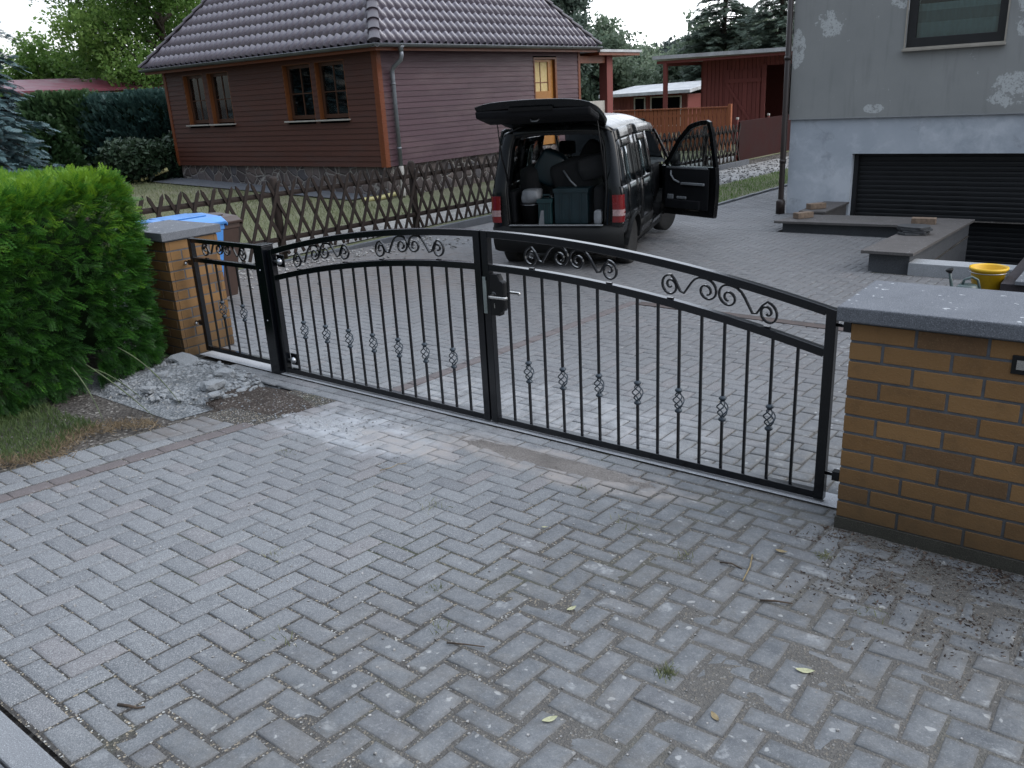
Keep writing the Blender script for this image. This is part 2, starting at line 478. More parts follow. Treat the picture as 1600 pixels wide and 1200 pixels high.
def m_fieldstone():
    t = NT('fieldstone_plinth'); p = t.mapv(t.pos(), (1, 1, 1.15)); w = t.warp(.12, 4)
    e = t.voro(3.4, w, 'DISTANCE_TO_EDGE'); v = t.xyz(t.voro(3.4, w, out='Color'))
    c = t.mix(v[0], (.060, .050, .050), (.150, .118, .108))
    c = t.mix(t.math('MULTIPLY', t.rng(v[1], .7, 1), .6), c, (.11, .11, .125))
    c = t.mix(t.math('MULTIPLY', t.rng(t.noise(30, detail=4), .4, .7), .4), c, (.04, .036, .036))
    c = t.mix(t.rng(e, .035, .012), c, (.26, .245, .225))
    t.bump(t.rng(e, 0, .12), .8, .03)
    return t.done(c, .85, 0, .25)

def m_tile():
    t = NT('glazed_roof_tile'); i = t.noise(1.4, detail=3); f = t.noise(30, detail=4)
    c = t.mix(i, (.105, .088, .112), (.160, .140, .172))
    c = t.mix(t.math('MULTIPLY', t.rng(f, .55, .75), .4), c, (.045, .034, .036))
    t.bump(f, .05, .003)
    m = t.done(c, t.rng(f, .3, .7, .20, .32), 0, .8)
    t.p.inputs['Coat Weight'].default_value = .7; t.p.inputs['Coat Roughness'].default_value = .16
    return m

def m_carpaint():
    t = NT('black_car_paint'); n = t.noise(4, t.obj(), 5)
    d = t.rng(t.xyz(t.obj())[2], .2, .75)
    c = t.mix(d, (.007, .007, .0075), (.0016, .0024, .0032))
    m = t.done(c, t.rng(n, .3, .7, .22, .34), 0, .25)
    t.p.inputs['Coat Weight'].default_value = .30; t.p.inputs['Coat Roughness'].default_value = .06
    return m

def m_curtain(name, a, b, sc=30):
    t = NT(name); w = t.n('ShaderNodeTexWave'); w.bands_direction = 'X'; t.put(w.inputs[0], t.obj()); w.inputs['Scale'].default_value = sc; w.inputs['Distortion'].default_value = 1.5; w.inputs['Detail'].default_value = 3
    return t.done(t.mix(w.outputs[1], a, b), .9, 0, .1)

M = dict(
    paver=m_paver(), joint=m_joint(), steel=m_steel(), brick=m_brick(), mortar=m_mortar(), slab=m_slab(),
    slabdark=m_slab('slate_coping', (.055, .051, .050), (.115, .107, .104), .3),
    slablight=m_slab('pale_concrete', (.20, .21, .22), (.33, .34, .355), .2),
    kerb=m_slab('kerb_concrete', (.135, .142, .152), (.20, .207, .217), .1),
    edging=m_slab('edging_concrete', (.060, .066, .078), (.115, .122, .135), .1),
    footing=m_slab('footing_concrete', (.24, .245, .26), (.42, .43, .45), .0),
    clad_front=m_board('russet_cladding', (.058, .0205, .0145), (.092, .034, .023), True, .5, 1.0, (.060, .034, .031)),
    clad_side=m_board('sky_tinted_cladding', (.066, .033, .041), (.102, .054, .066), True, .55, 1.0, (.135, .085, .085)),  # purple cast of the reflected sky is put into this board colour
    trim=m_board('orange_brown_trim', (.135, .034, .012), (.20, .058, .020), False, .45),
    winwood=m_board('honey_window_wood', (.13, .042, .013), (.20, .068, .020), False, .42),
    sashwood=m_board('dark_sash_wood', (.055, .022, .012), (.085, .036, .018), False, .45),
    doorwood=m_board('golden_door_wood', (.33, .14, .03), (.44, .20, .05), False, .4),
    barnred=m_board('barn_red_boards', (.125, .032, .028), (.215, .064, .054), False, .75),
    terrace=m_board('orange_fence_boards', (.24, .080, .038), (.37, .130, .062), False, .7),
    fencewood=m_board('dark_fence_wood', (.0115, .0075, .0062), (.028, .0175, .0135), False, .75),
    panelbrown=simple('brown_panel_paint', (.028, .0085, .008), .85, .15, 2.0, spec=.15),
    hiptile=simple('hip_tile_glaze', (.050, .040, .050), .45, .2, 4),
    tile=m_tile(), fieldstone=m_fieldstone(), lawn=m_lawn(), dirt=m_dirt(),
    gravel=m_dirt('pale_gravel', (.16, .155, .15), (.34, .335, .33), 28),
    rubble=m_dirt('crushed_rubble', (.105, .115, .123), (.25, .262, .275), 60),
    asphalt=m_dirt('road_asphalt', (.085, .088, .095), (.15, .154, .165), 140),
    zinc=simple('zinc_gutter', (.17, .18, .19), .38, .12, 3, metal=.75),
    zincpipe=simple('zinc_pipe', (.20, .215, .235), .42, .12, 3, metal=.5),
    brownpipe=simple('brown_downpipe', (.020, .012, .010), .4, .2, 3),
    greyroof=simple('grey_felt_roof', (.40, .41, .42), .7, .2, 2),
    redroof=simple('wine_sheet_roof', (.115, .016, .032), .5, .2, 2),
    sill=simple('pale_sill', (.36, .34, .31), .55, .12, 6),
    blue=simple('blue_bin_plastic', (.055, .20, .50), .36, .10, 4),
    brownplastic=simple('brown_bin_plastic', (.040, .022, .016), .5, .15, 4),
    darkplastic=simple('black_plastic', (.005, .0052, .006), .55, .2, 6, spec=.3),
    bumper=simple('grey_black_bumper', (.004, .0045, .005), .65, .2, 5, spec=.3),
    rubber=simple('tyre_rubber', (.010, .010, .010), .85, .2, 20),
    hub=simple('grey_hubcap', (.12, .12, .125), .4, .15, 5, metal=.6),
    trimdark=simple('door_card_plastic', (.0055, .006, .0075), .7, .2, 10, spec=.2),
    trimlight=simple('grey_trim', (.16, .17, .18), .4, .15, 10),
    headliner=simple('grey_headliner', (.045, .046, .048), .95, .1, 10),
    fabric=simple('black_bag_fabric', (.006, .0065, .0075), .9, .3, 14, bump=.4, bscale=40),
    greybag=simple('charcoal_bag_fabric', (.016, .0165, .018), .9, .3, 14, bump=.4, bscale=40),
    tealcrate=simple('dark_teal_plastic', (.0035, .016, .021), .42, .15, 8),
    tealbox=simple('teal_canister_plastic', (.005, .026, .029), .42, .15, 8),
    whiteplastic=simple('cloudy_white_plastic', (.17, .178, .19), .45, .2, 10),
    yellow=simple('yellow_bucket_plastic', (.62, .37, .012), .42, .10, 7),
    canplastic=simple('green_grey_can_plastic', (.055, .085, .085), .4, .2, 8),
    stainless=simple('brushed_stainless', (.52, .51, .49), .30, .08, 20, metal=1),
    galv=simple('galvanised_plate', (.30, .34, .33), .4, .2, 10, metal=.7),
    knobzinc=simple('bolt_steel', (.40, .41, .43), .32, .1, 10, metal=1),
    basket=simple('bare_forged_steel', (.030, .042, .055), .35, .35, 50, metal=.35),
    red=simple('tail_lamp_red', (.13, .0045, .006), .2, .1, 8, coat=.5),
    lampclear=simple('lamp_clear_lens', (.30, .20, .20), .2, .2, 30, coat=.8),
    carpaint=m_carpaint(), carglass=m_glass('van_glass', (.01, .014, .016), .72), houseglass=m_glass('house_glass', (.010, .013, .015), .93),
    plaster=m_plaster('grey_painted_plaster', (.235, .243, .240), (.285, .290, .284), (.50, .52, .52)),
    plasterlow=m_plaster('blotchy_base_plaster', (.320, .355, .400), (.425, .458, .500), (.53, .56, .60), True),
    reveal=simple('grey_reveal', (.16, .175, .19), .85, .2, 5),
    shutter=simple('anthracite_shutter', (.004, .0048, .0064), .5, .15, 4),
    frameblack=simple('anthracite_window_frame', (.010, .0105, .012), .4, .15, 6),
    beige=simple('beige_window_surround', (.30, .275, .235), .6, .12, 5),
    curtain=m_curtain('sheer_curtain', (.60, .72, .73), (.82, .88, .88)),
    lace=m_curtain('lace_band', (.10, .14, .15), (.80, .86, .86), 60),
    yellowcurtain=m_curtain('cream_door_curtain', (.55, .42, .20), (.72, .60, .36), 12),
    brickbeige=simple('sandy_loose_brick', (.175, .125, .090), .85, .25, 25, bump=.4, bscale=120),
    slate=simple('slate_stack', (.040, .042, .046), .75, .3, 15),
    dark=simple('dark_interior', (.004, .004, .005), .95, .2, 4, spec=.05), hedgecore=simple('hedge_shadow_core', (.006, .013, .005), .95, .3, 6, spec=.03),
    bark=m_board('bark', (.030, .024, .018), (.075, .062, .050), False, .9, 2.0),
    pipeyellow=simple('yellow_drain_pipe', (.36, .33, .15), .5, .15, 5),
    chunk=m_slab('broken_concrete', (.12, .13, .138), (.25, .262, .275), .1),
    redpaver=m_slab('red_paver', (.082, .071, .072), (.128, .112, .112), .15),
    stick=simple('dry_stick', (.05, .035, .024), .9, .25, 40), dryleaf=simple('dry_leaf', (.22, .17, .09), .8, .3, 40),
    paleleaf=simple('pale_leaf', (.36, .36, .22), .7, .3, 40),
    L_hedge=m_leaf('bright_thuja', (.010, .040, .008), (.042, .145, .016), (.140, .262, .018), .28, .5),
    L_thuja=m_leaf('dark_thuja', (.010, .022, .010), (.028, .066, .026), (.065, .120, .044), .2),
    L_bluethuja=m_leaf('blue_thuja', (.010, .024, .024), (.030, .070, .064), (.078, .140, .118), .2),
    L_spruce=m_leaf('blue_spruce_needles', (.018, .034, .042), (.052, .098, .112), (.105, .172, .186), .15),
    L_dwarf=m_leaf('dwarf_spruce_needles', (.006, .016, .007), (.018, .046, .016), (.035, .075, .026), .1),
    L_rhodo=m_leaf('rhododendron_leaf', (.006, .013, .008), (.018, .036, .018), (.040, .064, .038), .1, .5, .2),
    L_tree=m_leaf('walnut_leaf', (.045, .100, .024), (.120, .225, .050), (.215, .330, .090), .6),
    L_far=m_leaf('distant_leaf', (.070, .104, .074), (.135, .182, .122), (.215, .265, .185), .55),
    L_fir=m_leaf('fir_needles', (.048, .074, .060), (.098, .138, .108), (.160, .205, .165), .4),
    L_grass=m_leaf('grass_blade', (.070, .085, .036), (.150, .168, .078), (.260, .250, .150), .3, .6),
    L_crumb=m_leaf('rotting_leaf_bits', (.022, .015, .012), (.060, .042, .034), (.120, .090, .070), .1, .8),
    L_patch=m_leaf('dark_grass_blade', (.018, .036, .010), (.050, .085, .026), (.100, .135, .050), .3, .6),  # darker green than the lawn blades
    L_strip=m_leaf('fresh_grass_blade', (.045, .085, .016), (.100, .190, .034), (.17, .26, .06), .3, .6),
    L_dry=m_leaf('dry_grass_blade', (.06, .045, .028), (.14, .105, .065), (.26, .20, .13), .3, .8),
)
# ------------------------------------------------------------------ camera
cam_d = bpy.data.cameras.new('camera'); cam = bpy.data.objects.new('camera', cam_d); COL.objects.link(cam)
scene.camera = cam
cr, cu, cf = Vector((.7912, .6094, -.0521)), Vector((-.1595, .2880, .9443)), Vector((-.5905, .7388, -.3250))
cf.normalize(); cr = (cr - cf * cr.dot(cf)).normalized(); cu = cr.cross(cf)
mw = Matrix((( cr.x, cu.x, -cf.x, 3.118), (cr.y, cu.y, -cf.y, -3.697), (cr.z, cu.z, -cf.z, 1.910), (0, 0, 0, 1)))
cam.matrix_world = mw
cam_d.lens = 29.467; cam_d.sensor_width = 36; cam_d.clip_start = .05; cam_d.clip_end = 2000

# ------------------------------------------------------------------ sky and sun (late-day overcast)
SUN_EL, SUN_AZ = math.radians(38), math.radians(72)      # azimuth measured clockwise from +Y
w = bpy.data.worlds.new('World'); scene.world = w; w.use_nodes = True
nt = w.node_tree; nt.nodes.clear()
def wn(t, **k):
    x = nt.nodes.new(t)
    for a, b in k.items(): setattr(x, a, b)
    return x
wo = wn('ShaderNodeOutputWorld')
sky = wn('ShaderNodeTexSky'); sky.sky_type = 'NISHITA'; sky.sun_disc = False
sky.sun_elevation = SUN_EL; sky.sun_rotation = SUN_AZ; sky.air_density = 1.2; sky.dust_density = 2.5
b1 = wn('ShaderNodeBackground'); nt.links.new(sky.outputs[0], b1.inputs[0]); b1.inputs[1].default_value = .05
tc = wn('ShaderNodeTexCoord')
mp = wn('ShaderNodeMapping'); mp.inputs['Scale'].default_value = (1, 1, 2.6); nt.links.new(tc.outputs['Generated'], mp.inputs[0])
cl = wn('ShaderNodeTexNoise'); cl.inputs['Scale'].default_value = 2.2; cl.inputs['Detail'].default_value = 6; nt.links.new(mp.outputs[0], cl.inputs[0])
cr_ = wn('ShaderNodeMapRange'); cr_.inputs[1].default_value = .3; cr_.inputs[2].default_value = .7; nt.links.new(cl.outputs[0], cr_.inputs[0])
cm = wn('ShaderNodeMix'); cm.data_type = 'RGBA'; nt.links.new(cr_.outputs[0], cm.inputs[0])
cm.inputs[6].default_value = (.65, .75, .91, 1); cm.inputs[7].default_value = (.85, .91, .985, 1)
sx = wn('ShaderNodeSeparateXYZ'); nt.links.new(tc.outputs['Generated'], sx.inputs[0])
hz = wn('ShaderNodeMapRange'); hz.inputs[1].default_value = .45; hz.inputs[2].default_value = .0; nt.links.new(sx.outputs[2], hz.inputs[0])
cm2 = wn('ShaderNodeMix'); cm2.data_type = 'RGBA'; nt.links.new(hz.outputs[0], cm2.inputs[0]); nt.links.new(cm.outputs[2], cm2.inputs[6]); cm2.inputs[7].default_value = (1.0, 1.02, 1.06, 1)
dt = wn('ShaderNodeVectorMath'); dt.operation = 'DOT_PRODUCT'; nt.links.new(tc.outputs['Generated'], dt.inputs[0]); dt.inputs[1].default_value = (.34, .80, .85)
gr_ = wn('ShaderNodeMapRange'); gr_.interpolation_type = 'SMOOTHSTEP'; gr_.inputs[1].default_value = -.45; gr_.inputs[2].default_value = .80; gr_.inputs[3].default_value = .25; gr_.inputs[4].default_value = 2.35; nt.links.new(dt.outputs['Value'], gr_.inputs[0])  # dims the low sky behind the camera, standing in for unseen trees
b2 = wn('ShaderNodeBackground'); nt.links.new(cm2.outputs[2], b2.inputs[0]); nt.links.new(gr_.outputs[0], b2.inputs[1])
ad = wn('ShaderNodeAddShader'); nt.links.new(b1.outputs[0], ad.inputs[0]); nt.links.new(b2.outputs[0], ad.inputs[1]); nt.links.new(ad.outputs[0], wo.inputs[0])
sd = bpy.data.lights.new('sun', 'SUN'); sd.energy = 1.25; sd.angle = math.radians(40); sd.color = (1, .93, .84)
so = bpy.data.objects.new('sun', sd); COL.objects.link(so)
sdir = Vector((math.sin(SUN_AZ) * math.cos(SUN_EL), math.cos(SUN_AZ) * math.cos(SUN_EL), math.sin(SUN_EL)))
so.rotation_euler = sdir.to_track_quat('Z', 'Y').to_euler()
scene.view_settings.view_transform = 'Standard'; scene.view_settings.look = 'None'; scene.view_settings.exposure = 0
scene.cycles.use_denoising = True
scene.cycles.max_bounces = 8; scene.cycles.transparent_max_bounces = 16

# ------------------------------------------------------------------ ground sheets
PIT = ((.93, 1.97, 6.42, 10.80), (-1.2, .93, 9.45, 10.80))
def in_pit(x, y): return any(a < x < b and c < y < d for a, b, c, d in PIT)
def sheet(name, xs, ys, m, dz, skip=None, kind='structure', hf=None):
    xs = np.asarray(xs, float); ys = np.asarray(ys, float)
    X, Y = np.meshgrid(xs, ys)
    Z = (hgt(X, Y) if hf is None else hf(X, Y)) + dz
    V = np.stack([X, Y, Z], -1).reshape(-1, 3); nx = len(xs); F = []
    for j in range(len(ys) - 1):
        for i in range(nx - 1):
            if skip and skip((xs[i] + xs[i + 1]) / 2, (ys[j] + ys[j + 1]) / 2): continue
            a = j * nx + i; F.append((a, a + 1, a + nx + 1, a + nx))
    me = arr_mesh(name, V, F, m, True)
    o = bpy.data.objects.new(name, me); link(o)
    if kind: o['kind'] = kind
    return o
def brk(a, b, step, extra=()):
    s = list(np.arange(a, b + 1e-6, step)) + [e for e in extra if a <= e <= b]
    s = sorted(set(round(float(q), 4) for q in s)); return s
xs = [-900, -300, -120, -70, -45] + brk(-35, -8, 1.5) + brk(-7.6, 8, .4, (-7.2, -6.95, -1.2, .93, 1.97)) + [12, 20, 40, 120, 900]
ys = [-900, -200, -60, -20, -8, -5, -3.4] + brk(-3.2, 14, .4, (0, 9.45, 6.42, 10.8)) + brk(15, 45, 2) + [60, 100, 200, 900]
sheet('ground', xs, ys, M['dirt'], -.034, lambda x, y: in_pit(x, y))
# lawn of the neighbouring garden
sheet('lawn', brk(-60, -7.15, .6, (-7.15,)), brk(.5, 45, .8), M['lawn'], -.012)
sheet('garden_path', [-8.75, -8.3, -7.8, -7.3], brk(2, 22, .8), m_dirt('pale_path_gravel', (.17, .165, .155), (.33, .32, .305), 40), .004)
sheet('grass_strip', brk(-5.15, -3.78, .3, (-3.78,)), brk(11.2, 34, .8), M['lawn'], .03)
sheet('gravel_bed', brk(-6.95, -5.15, .45, (-5.15,)), brk(11.8, 34, 1.0), M['gravel'], -.004)
sheet('road', [-60, -20, -10, -6, -3, 0, 2, 4, 8, 20, 60], [-11, -8, -6, -4.5, -3.6, -3.21], M['asphalt'], -.02)

# ------------------------------------------------------------------ herringbone paving, every paver cut and laid
HB = (.634, -2.438)
GAP = .0048
rects = []           # x0,x1,y0,y1
def clip_add(r, reg):
    x0, x1, y0, y1 = max(r[0], reg[0]), min(r[1], reg[1]), max(r[2], reg[2]), min(r[3], reg[3])
    if x1 - x0 > .022 and y1 - y0 > .022: rects.append((x0, x1, y0, y1))
def herring(regs, ox=0., oy=0.):
    X0 = min(r[0] for r in regs); X1 = max(r[1] for r in regs); Y0 = min(r[2] for r in regs); Y1 = max(r[3] for r in regs)
    bx, by = HB[0] + ox, HB[1] + oy
    kk = int((X1 - X0 + Y1 - Y0) / .1) + 60
    for n in range(-kk // 2, kk // 2):
        for k in range(-kk, kk):
            x = bx + .1 * k + .2 * n; y = by - .1 * k + .2 * n
            if x < X0 - .4 or x > X1 + .2 or y < Y0 - .3 or y > Y1 + .2: continue
            for r in ((x, x + .2, y, y + .1), (x + .2, x + .3, y, y + .2)):
                for g in regs: clip_add(r, g)
def row_x(x0, x1, y0, y1, L=.2, off=0.):
    x = x0 - off
    while x < x1:
        clip_add((x, x + L, y0, y1), (x0, x1, y0, y1)); x += L
def row_y(y0, y1, x0, x1, L=.2, off=0.):
    y = y0 - off
    while y < y1:
        clip_add((x0, x1, y, y + L), (x0, x1, y0, y1)); y += L
herring([(-1.17, 4.6, -2.918, -.252)])
row_x(-2.6, 4.6, -3.022, -2.924, .2, .07)                       # stretcher course along the kerb
row_x(-2.6, 2.14, -.248, -.150, .2, .04); row_x(-2.6, 2.14, -.148, -.05, .2, .13)
row_y(-2.918, -.95, -1.385, -1.285, .2, .05)
row_y(-2.918, -.98, -1.60, -1.39, .1, .03)
rects_red = []
for i in range(10): rects_red.append((-1.278, -1.178, -2.9 + .2 * i, -2.7 + .2 * i))
for i in range(17): rects_red.append((-1.06, -.96, .115 + .2 * i, .315 + .2 * i))
# behind the gate, with the L-shaped coping, stairwell and planter left out
herring([(-6.9, -1.065, .115, 3.40), (-.955, 4.8, .115, 3.40), (-6.9, 1.88, 3.505, 6.13), (1.88, 4.8, 3.505, 4.95),
         (-6.9, .52, 6.13, 8.72), (-6.9, -1.55, 8.72, 11.2), (-3.70, -2.26, 11.2, 26)], .05, .03)
row_x(-6.9, -1.06, 3.402, 3.503)
def pave_mesh(name, R, m, jit=True):
    R = np.array(R); n = len(R)
    cx = (R[:, 0] + R[:, 1]) / 2; cy = (R[:, 2] + R[:, 3]) / 2; hx = (R[:, 1] - R[:, 0]) / 2; hy = (R[:, 3] - R[:, 2]) / 2
    old = np.clip((cx - .12 * cy - .7) / 1.1, 0, 1) * np.where(cy < 0, 1, .55)
    g = GAP / 2 + rng.random(n) * .0012 + old * (.0008 + .0035 * rng.random(n) ** 2)
    ang = rng.normal(0, .006 + .014 * old, n)
    cx = cx + rng.normal(0, .0008 + .0016 * old, n); cy = cy + rng.normal(0, .0008 + .0016 * old, n)
    tx = rng.normal(0, .007 + .006 * old, n); ty = rng.normal(0, .007 + .006 * old, n); dz = rng.normal(0, .0008 + .0007 * old, n)
    b = .0042
    sg = np.array([(-1, -1), (1, -1), (1, 1), (-1, 1)])
    V = np.zeros((n, 16, 3)); CJ = rng.random((n, 4)) ** 2
    for ring, (inset, drop) in enumerate(((b + .024, 0), (b, 0), (0, b * .9), (-.0005, .014))):
        for c in range(4):
            lx = sg[c, 0] * np.maximum(hx - g - inset, .002); ly = sg[c, 1] * np.maximum(hy - g - inset, .002)
            # chipped corners on the worn half
            wx = cx + lx * np.cos(ang) - ly * np.sin(ang); wy = cy + lx * np.sin(ang) + ly * np.cos(ang)
            cj = np.minimum(old, 1) * .010 * CJ[:, c]
            wx = wx - np.sign(lx) * cj; wy = wy - np.sign(ly) * cj
            V[:, ring * 4 + c, 0] = wx; V[:, ring * 4 + c, 1] = wy
            V[:, ring * 4 + c, 2] = hgt(wx, wy) + dz + tx * lx + ty * ly - drop
    base = (np.arange(n) * 16)[:, None, None]
    tf = [(0, 1, 2, 3)] + [(a + j, 4 + a + j - a, 0, 0) for a in () for j in ()]
    for j in range(4):
        k = (j + 1) % 4
        tf.append((4 + j, 4 + k, k, j)); tf.append((8 + j, 8 + k, 4 + k, 4 + j)); tf.append((12 + j, 12 + k, 8 + k, 8 + j))
    F = (np.array(tf)[None] + base).reshape(-1, 4)
    me = arr_mesh(name, V.reshape(-1, 3), F, m, False, np.tile(np.repeat((1., 0., 0., 0.), 4), n))
    o = bpy.data.objects.new(name, me); link(o); o['kind'] = 'structure'
    return o
pave_mesh('driveway_paving', rects, M['paver'])
pave_mesh('red_paver_course', rects_red, M['redpaver'])
def nj(x, y):
    if in_pit(x, y): return True
    if y > 0 and -1.55 < x < 1.97 and y > 6.2 and not (x < .5 and y < 8.75): return True
    return False
def vnoise(X, Y, f, seed):
    r = np.random.default_rng(seed); G = r.random((64, 64)); x = X * f; y = Y * f
    xi = np.floor(x).astype(int); yi = np.floor(y).astype(int); u = x - xi; v = y - yi; u = u * u * (3 - 2 * u); v = v * v * (3 - 2 * v)
    g = lambda a, b: G[(a) % 64, (b) % 64]
    return (g(xi, yi) * (1 - u) + g(xi + 1, yi) * u) * (1 - v) + (g(xi, yi + 1) * (1 - u) + g(xi + 1, yi + 1) * u) * v
def bed(X, Y):
    old = np.clip((X - .12 * Y - .75) / 1.0, 0, 1)
    n = .45 * vnoise(X, Y, 2.1, 1) + .28 * vnoise(X, Y, 6, 2) + .17 * vnoise(X, Y, 15, 3) + .10 * vnoise(X, Y, 33, 4)
    pier = np.clip((Y + .62) / .35, 0, 1) * np.clip((X - 2.0) / .15, 0, 1)
    return hgt(X, Y) + .0022 * old + .026 * old * np.clip(n - .592 + .09 * pier, 0, .20) + .0012 * (vnoise(X, Y, 30, 6) - .5)
sheet('joint_bed', brk(-1.62, .8, .2) + brk(.83, 3.3, .03) + [3.6, 4.0, 4.4, 4.7], [-3.03] + brk(-3.0, 0, .03) + [.05, .11], M['joint'], -.0052, hf=bed)
sheet('drive_bed', brk(-6.92, 5, .3, (-2.26, -1.55, .5, .93, 1.97)), brk(.11, 11.2, .3, (6.2, 6.42, 8.75, 9.45)), M['joint'], -.0068, nj)
sheet('path_bed', [-3.76, -3.0, -2.24], brk(11.2, 26, .6), M['joint'], -.0068)
# cast concrete strip the gate stands over, kerb and edging
fm = MB()
fm.add([(x, y, h1(x, y) + .004 + (0.002 if i else 0)) for i, (x, y) in enumerate(((-3.12, -.046), (2.12, -.046), (2.12, .108), (-3.12, .108)))], [(0, 1, 2, 3)])
fm.build('gate_threshold', M['footing'], fix=False)['kind'] = 'structure'
kb = MB()
for i in range(14):
    x = -4.6 + i
    kb.box(x + .004, x + .996, -3.135, -3.045, .12, h1(x, -3.09) + .004, bev=.008)
kb.build('kerb', M['kerb'])['kind'] = 'structure'
gt = MB()
for i in range(20):
    x = -4.6 + i * .5
    gt.box(x + .004, x + .496, -3.44, -3.142, .1, h1(x, -3.2) - .006, bev=.006)
gt.build('gutter_course', M['edging'])['kind'] = 'structure'
ek = MB()
for i in range(20):
    y = .6 + i
    ek.box(-7.02, -6.94, y + .003, y + .997, -.6, h1(-7.3, y) + .02 - .0, bev=.006)
ek.build('garden_edging', M['edging'])['kind'] = 'structure'
ek = MB()
for i in range(24):
    y = 11.2 + i
    ek.box(-3.78, -3.72, y + .003, y + .997, -.8, h1(-3.7, y) + .03, bev=.005)
ek.build('path_edging', M['kerb'])['kind'] = 'structure'
# drain channel curving across the drive
dc = MB(); pts = []
for i in range(41):
    x = -.93 + 3.2 * i / 40
    y = 3.45 - .16 * (i / 40) ** 1.3
    pts.append((x, y, h1(x, y) + .003))
dc.sweep(pts, [(-.055, -.012), (.055, -.012), (.055, .006), (.03, .0035), (-.03, .0035), (-.055, .006)], up=(0, 0, 1))
dc.build('drain_channel', simple('rusty_channel', (.060, .044, .040), .8, .3, 12))['kind'] = 'structure'

# ------------------------------------------------------------------ loose sand, soil, rubble
def mound(name, label, cx, cy, rx, ry, top, m, seed, n=60, sink=-.012):
    r = np.random.default_rng(seed)
    g = np.linspace(-1.25, 1.25, n); X, Y = np.meshgrid(g, g)
    ph = r.random((14, 3)) * 6.28; fr = r.normal(0, 1, (14, 2)) * np.linspace(1.5, 9, 14)[:, None]
    N = sum(np.sin(fr[i, 0] * X + fr[i, 1] * Y + ph[i, 0]) / (1 + .35 * i) for i in range(14)) * .25
    d = np.sqrt(X ** 2 + Y ** 2) + .22 * N
    m_ = np.clip(1.05 - d, -.3, 1); hh = sink + (top - sink) * np.clip(m_ * 1.6, 0, 1) ** .7 * (1 + .25 * N) + r.normal(0, .0012, X.shape)
    hh = np.where(d > 1.12, -.03, hh)
    WX = cx + X * rx; WY = cy + Y * ry
    V = np.stack([WX, WY, hgt(WX, WY) + hh], -1).reshape(-1, 3)
    F = [(j * n + i, j * n + i + 1, (j + 1) * n + i + 1, (j + 1) * n + i) for j in range(n - 1) for i in range(n - 1)]
    o = bpy.data.objects.new(name, arr_mesh(name, V, F, m, True)); link(o)
    tag(o, label, name.replace('_', ' '), kind='stuff')
    return o
m_sand = m_dirt('brown_sand', (.225, .202, .188), (.32, .295, .275), 190)
m_soil = m_dirt('dark_soil', (.038, .030, .026), (.095, .078, .068), 110)
mound('sand', 'strip of brown sand swept over the pavers in front of the right gate leaf', 0.66, -.335, 1.0, .13, .0038, m_sand, 3, 90)
mound('soil', 'patch of dark brown soil spilled on the paving beside the rubble', -1.62, -.55, .56, .24, .006, m_soil, 5, 80)
mound('cement_dust', 'pale cement dust spilled on pavers before the left gate leaf', -.82, -.63, .5, .13, .0015, m_dirt('cement_powder', (.36, .37, .39), (.47, .48, .50), 160), 9, 70)
mound('rubble', 'grey crushed concrete rubble heaped in front of the left brick pillar', -2.55, -.58, .64, .43, .034, M['rubble'], 12, 90)
def rock(mb, c, s, r):
    bm = bmesh.new(); bmesh.ops.create_icosphere(bm, subdivisions=1, radius=1)
    sc = [r.uniform(.55, 1.1), r.uniform(.5, 1), r.uniform(.35, .7)]
    R = Matrix.Rotation(r.uniform(0, 6.28), 3, 'Z') @ Matrix.Rotation(r.uniform(-.5, .5), 3, 'X')
    for v in bm.verts:
        k = 1 + r.uniform(-.28, .28)
        v.co = R @ Vector((v.co.x * sc[0] * k, v.co.y * sc[1] * k, v.co.z * sc[2] * k)) * s
    bmesh.ops.translate(bm, vec=c, verts=bm.verts); mb.bm(bm)
rb = MB(); rr_ = random.Random(4)
for i in range(700):
    a = rr_.uniform(0, 6.28); q = rr_.random() ** .6
    x = -2.54 + math.cos(a) * q * .74; y = -.58 + math.sin(a) * q * .46
    if x < -3.1 and y > -.2: continue
    s = rr_.uniform(.006, .024) if rr_.random() < .86 else rr_.uniform(.024, .042)
    d = math.hypot((x + 2.55) / .64, (y + .58) / .43)
    rock(rb, (x, y, h1(x, y) + max(0, .034 * (1 - d)) + s * .2), s, rr_)
for i in range(260):
    x = rr_.gauss(-1.35, .55); y = rr_.gauss(-.62, .16)
    rock(rb, (x, y, h1(x, y) + .004), rr_.uniform(.003, .009), rr_)
o = rb.build('rubble_stones', M['chunk']); tag(o, 'small broken stones strewn over the rubble heap', 'rubble stones', kind='stuff')
CH = [(-2.93, -.30, .14, .0, 'flat broken concrete slab lying tilted against the foot of the left pillar'),
      (-2.28, -.36, .085, .7, 'rough concrete lump on the upper right of the rubble heap'),
      (-2.05, -.62, .10, 1.9, 'largest dark concrete lump at the right edge of the rubble heap'),
      (-2.62, -.66, .075, 2.6, 'pale concrete lump in the middle of the rubble heap'),
      (-2.36, -.93, .055, .3, 'small grey concrete lump at the front of the rubble heap'),
      (-1.86, -.73, .05, 1.2, 'little concrete lump on the soil right of the rubble heap')]
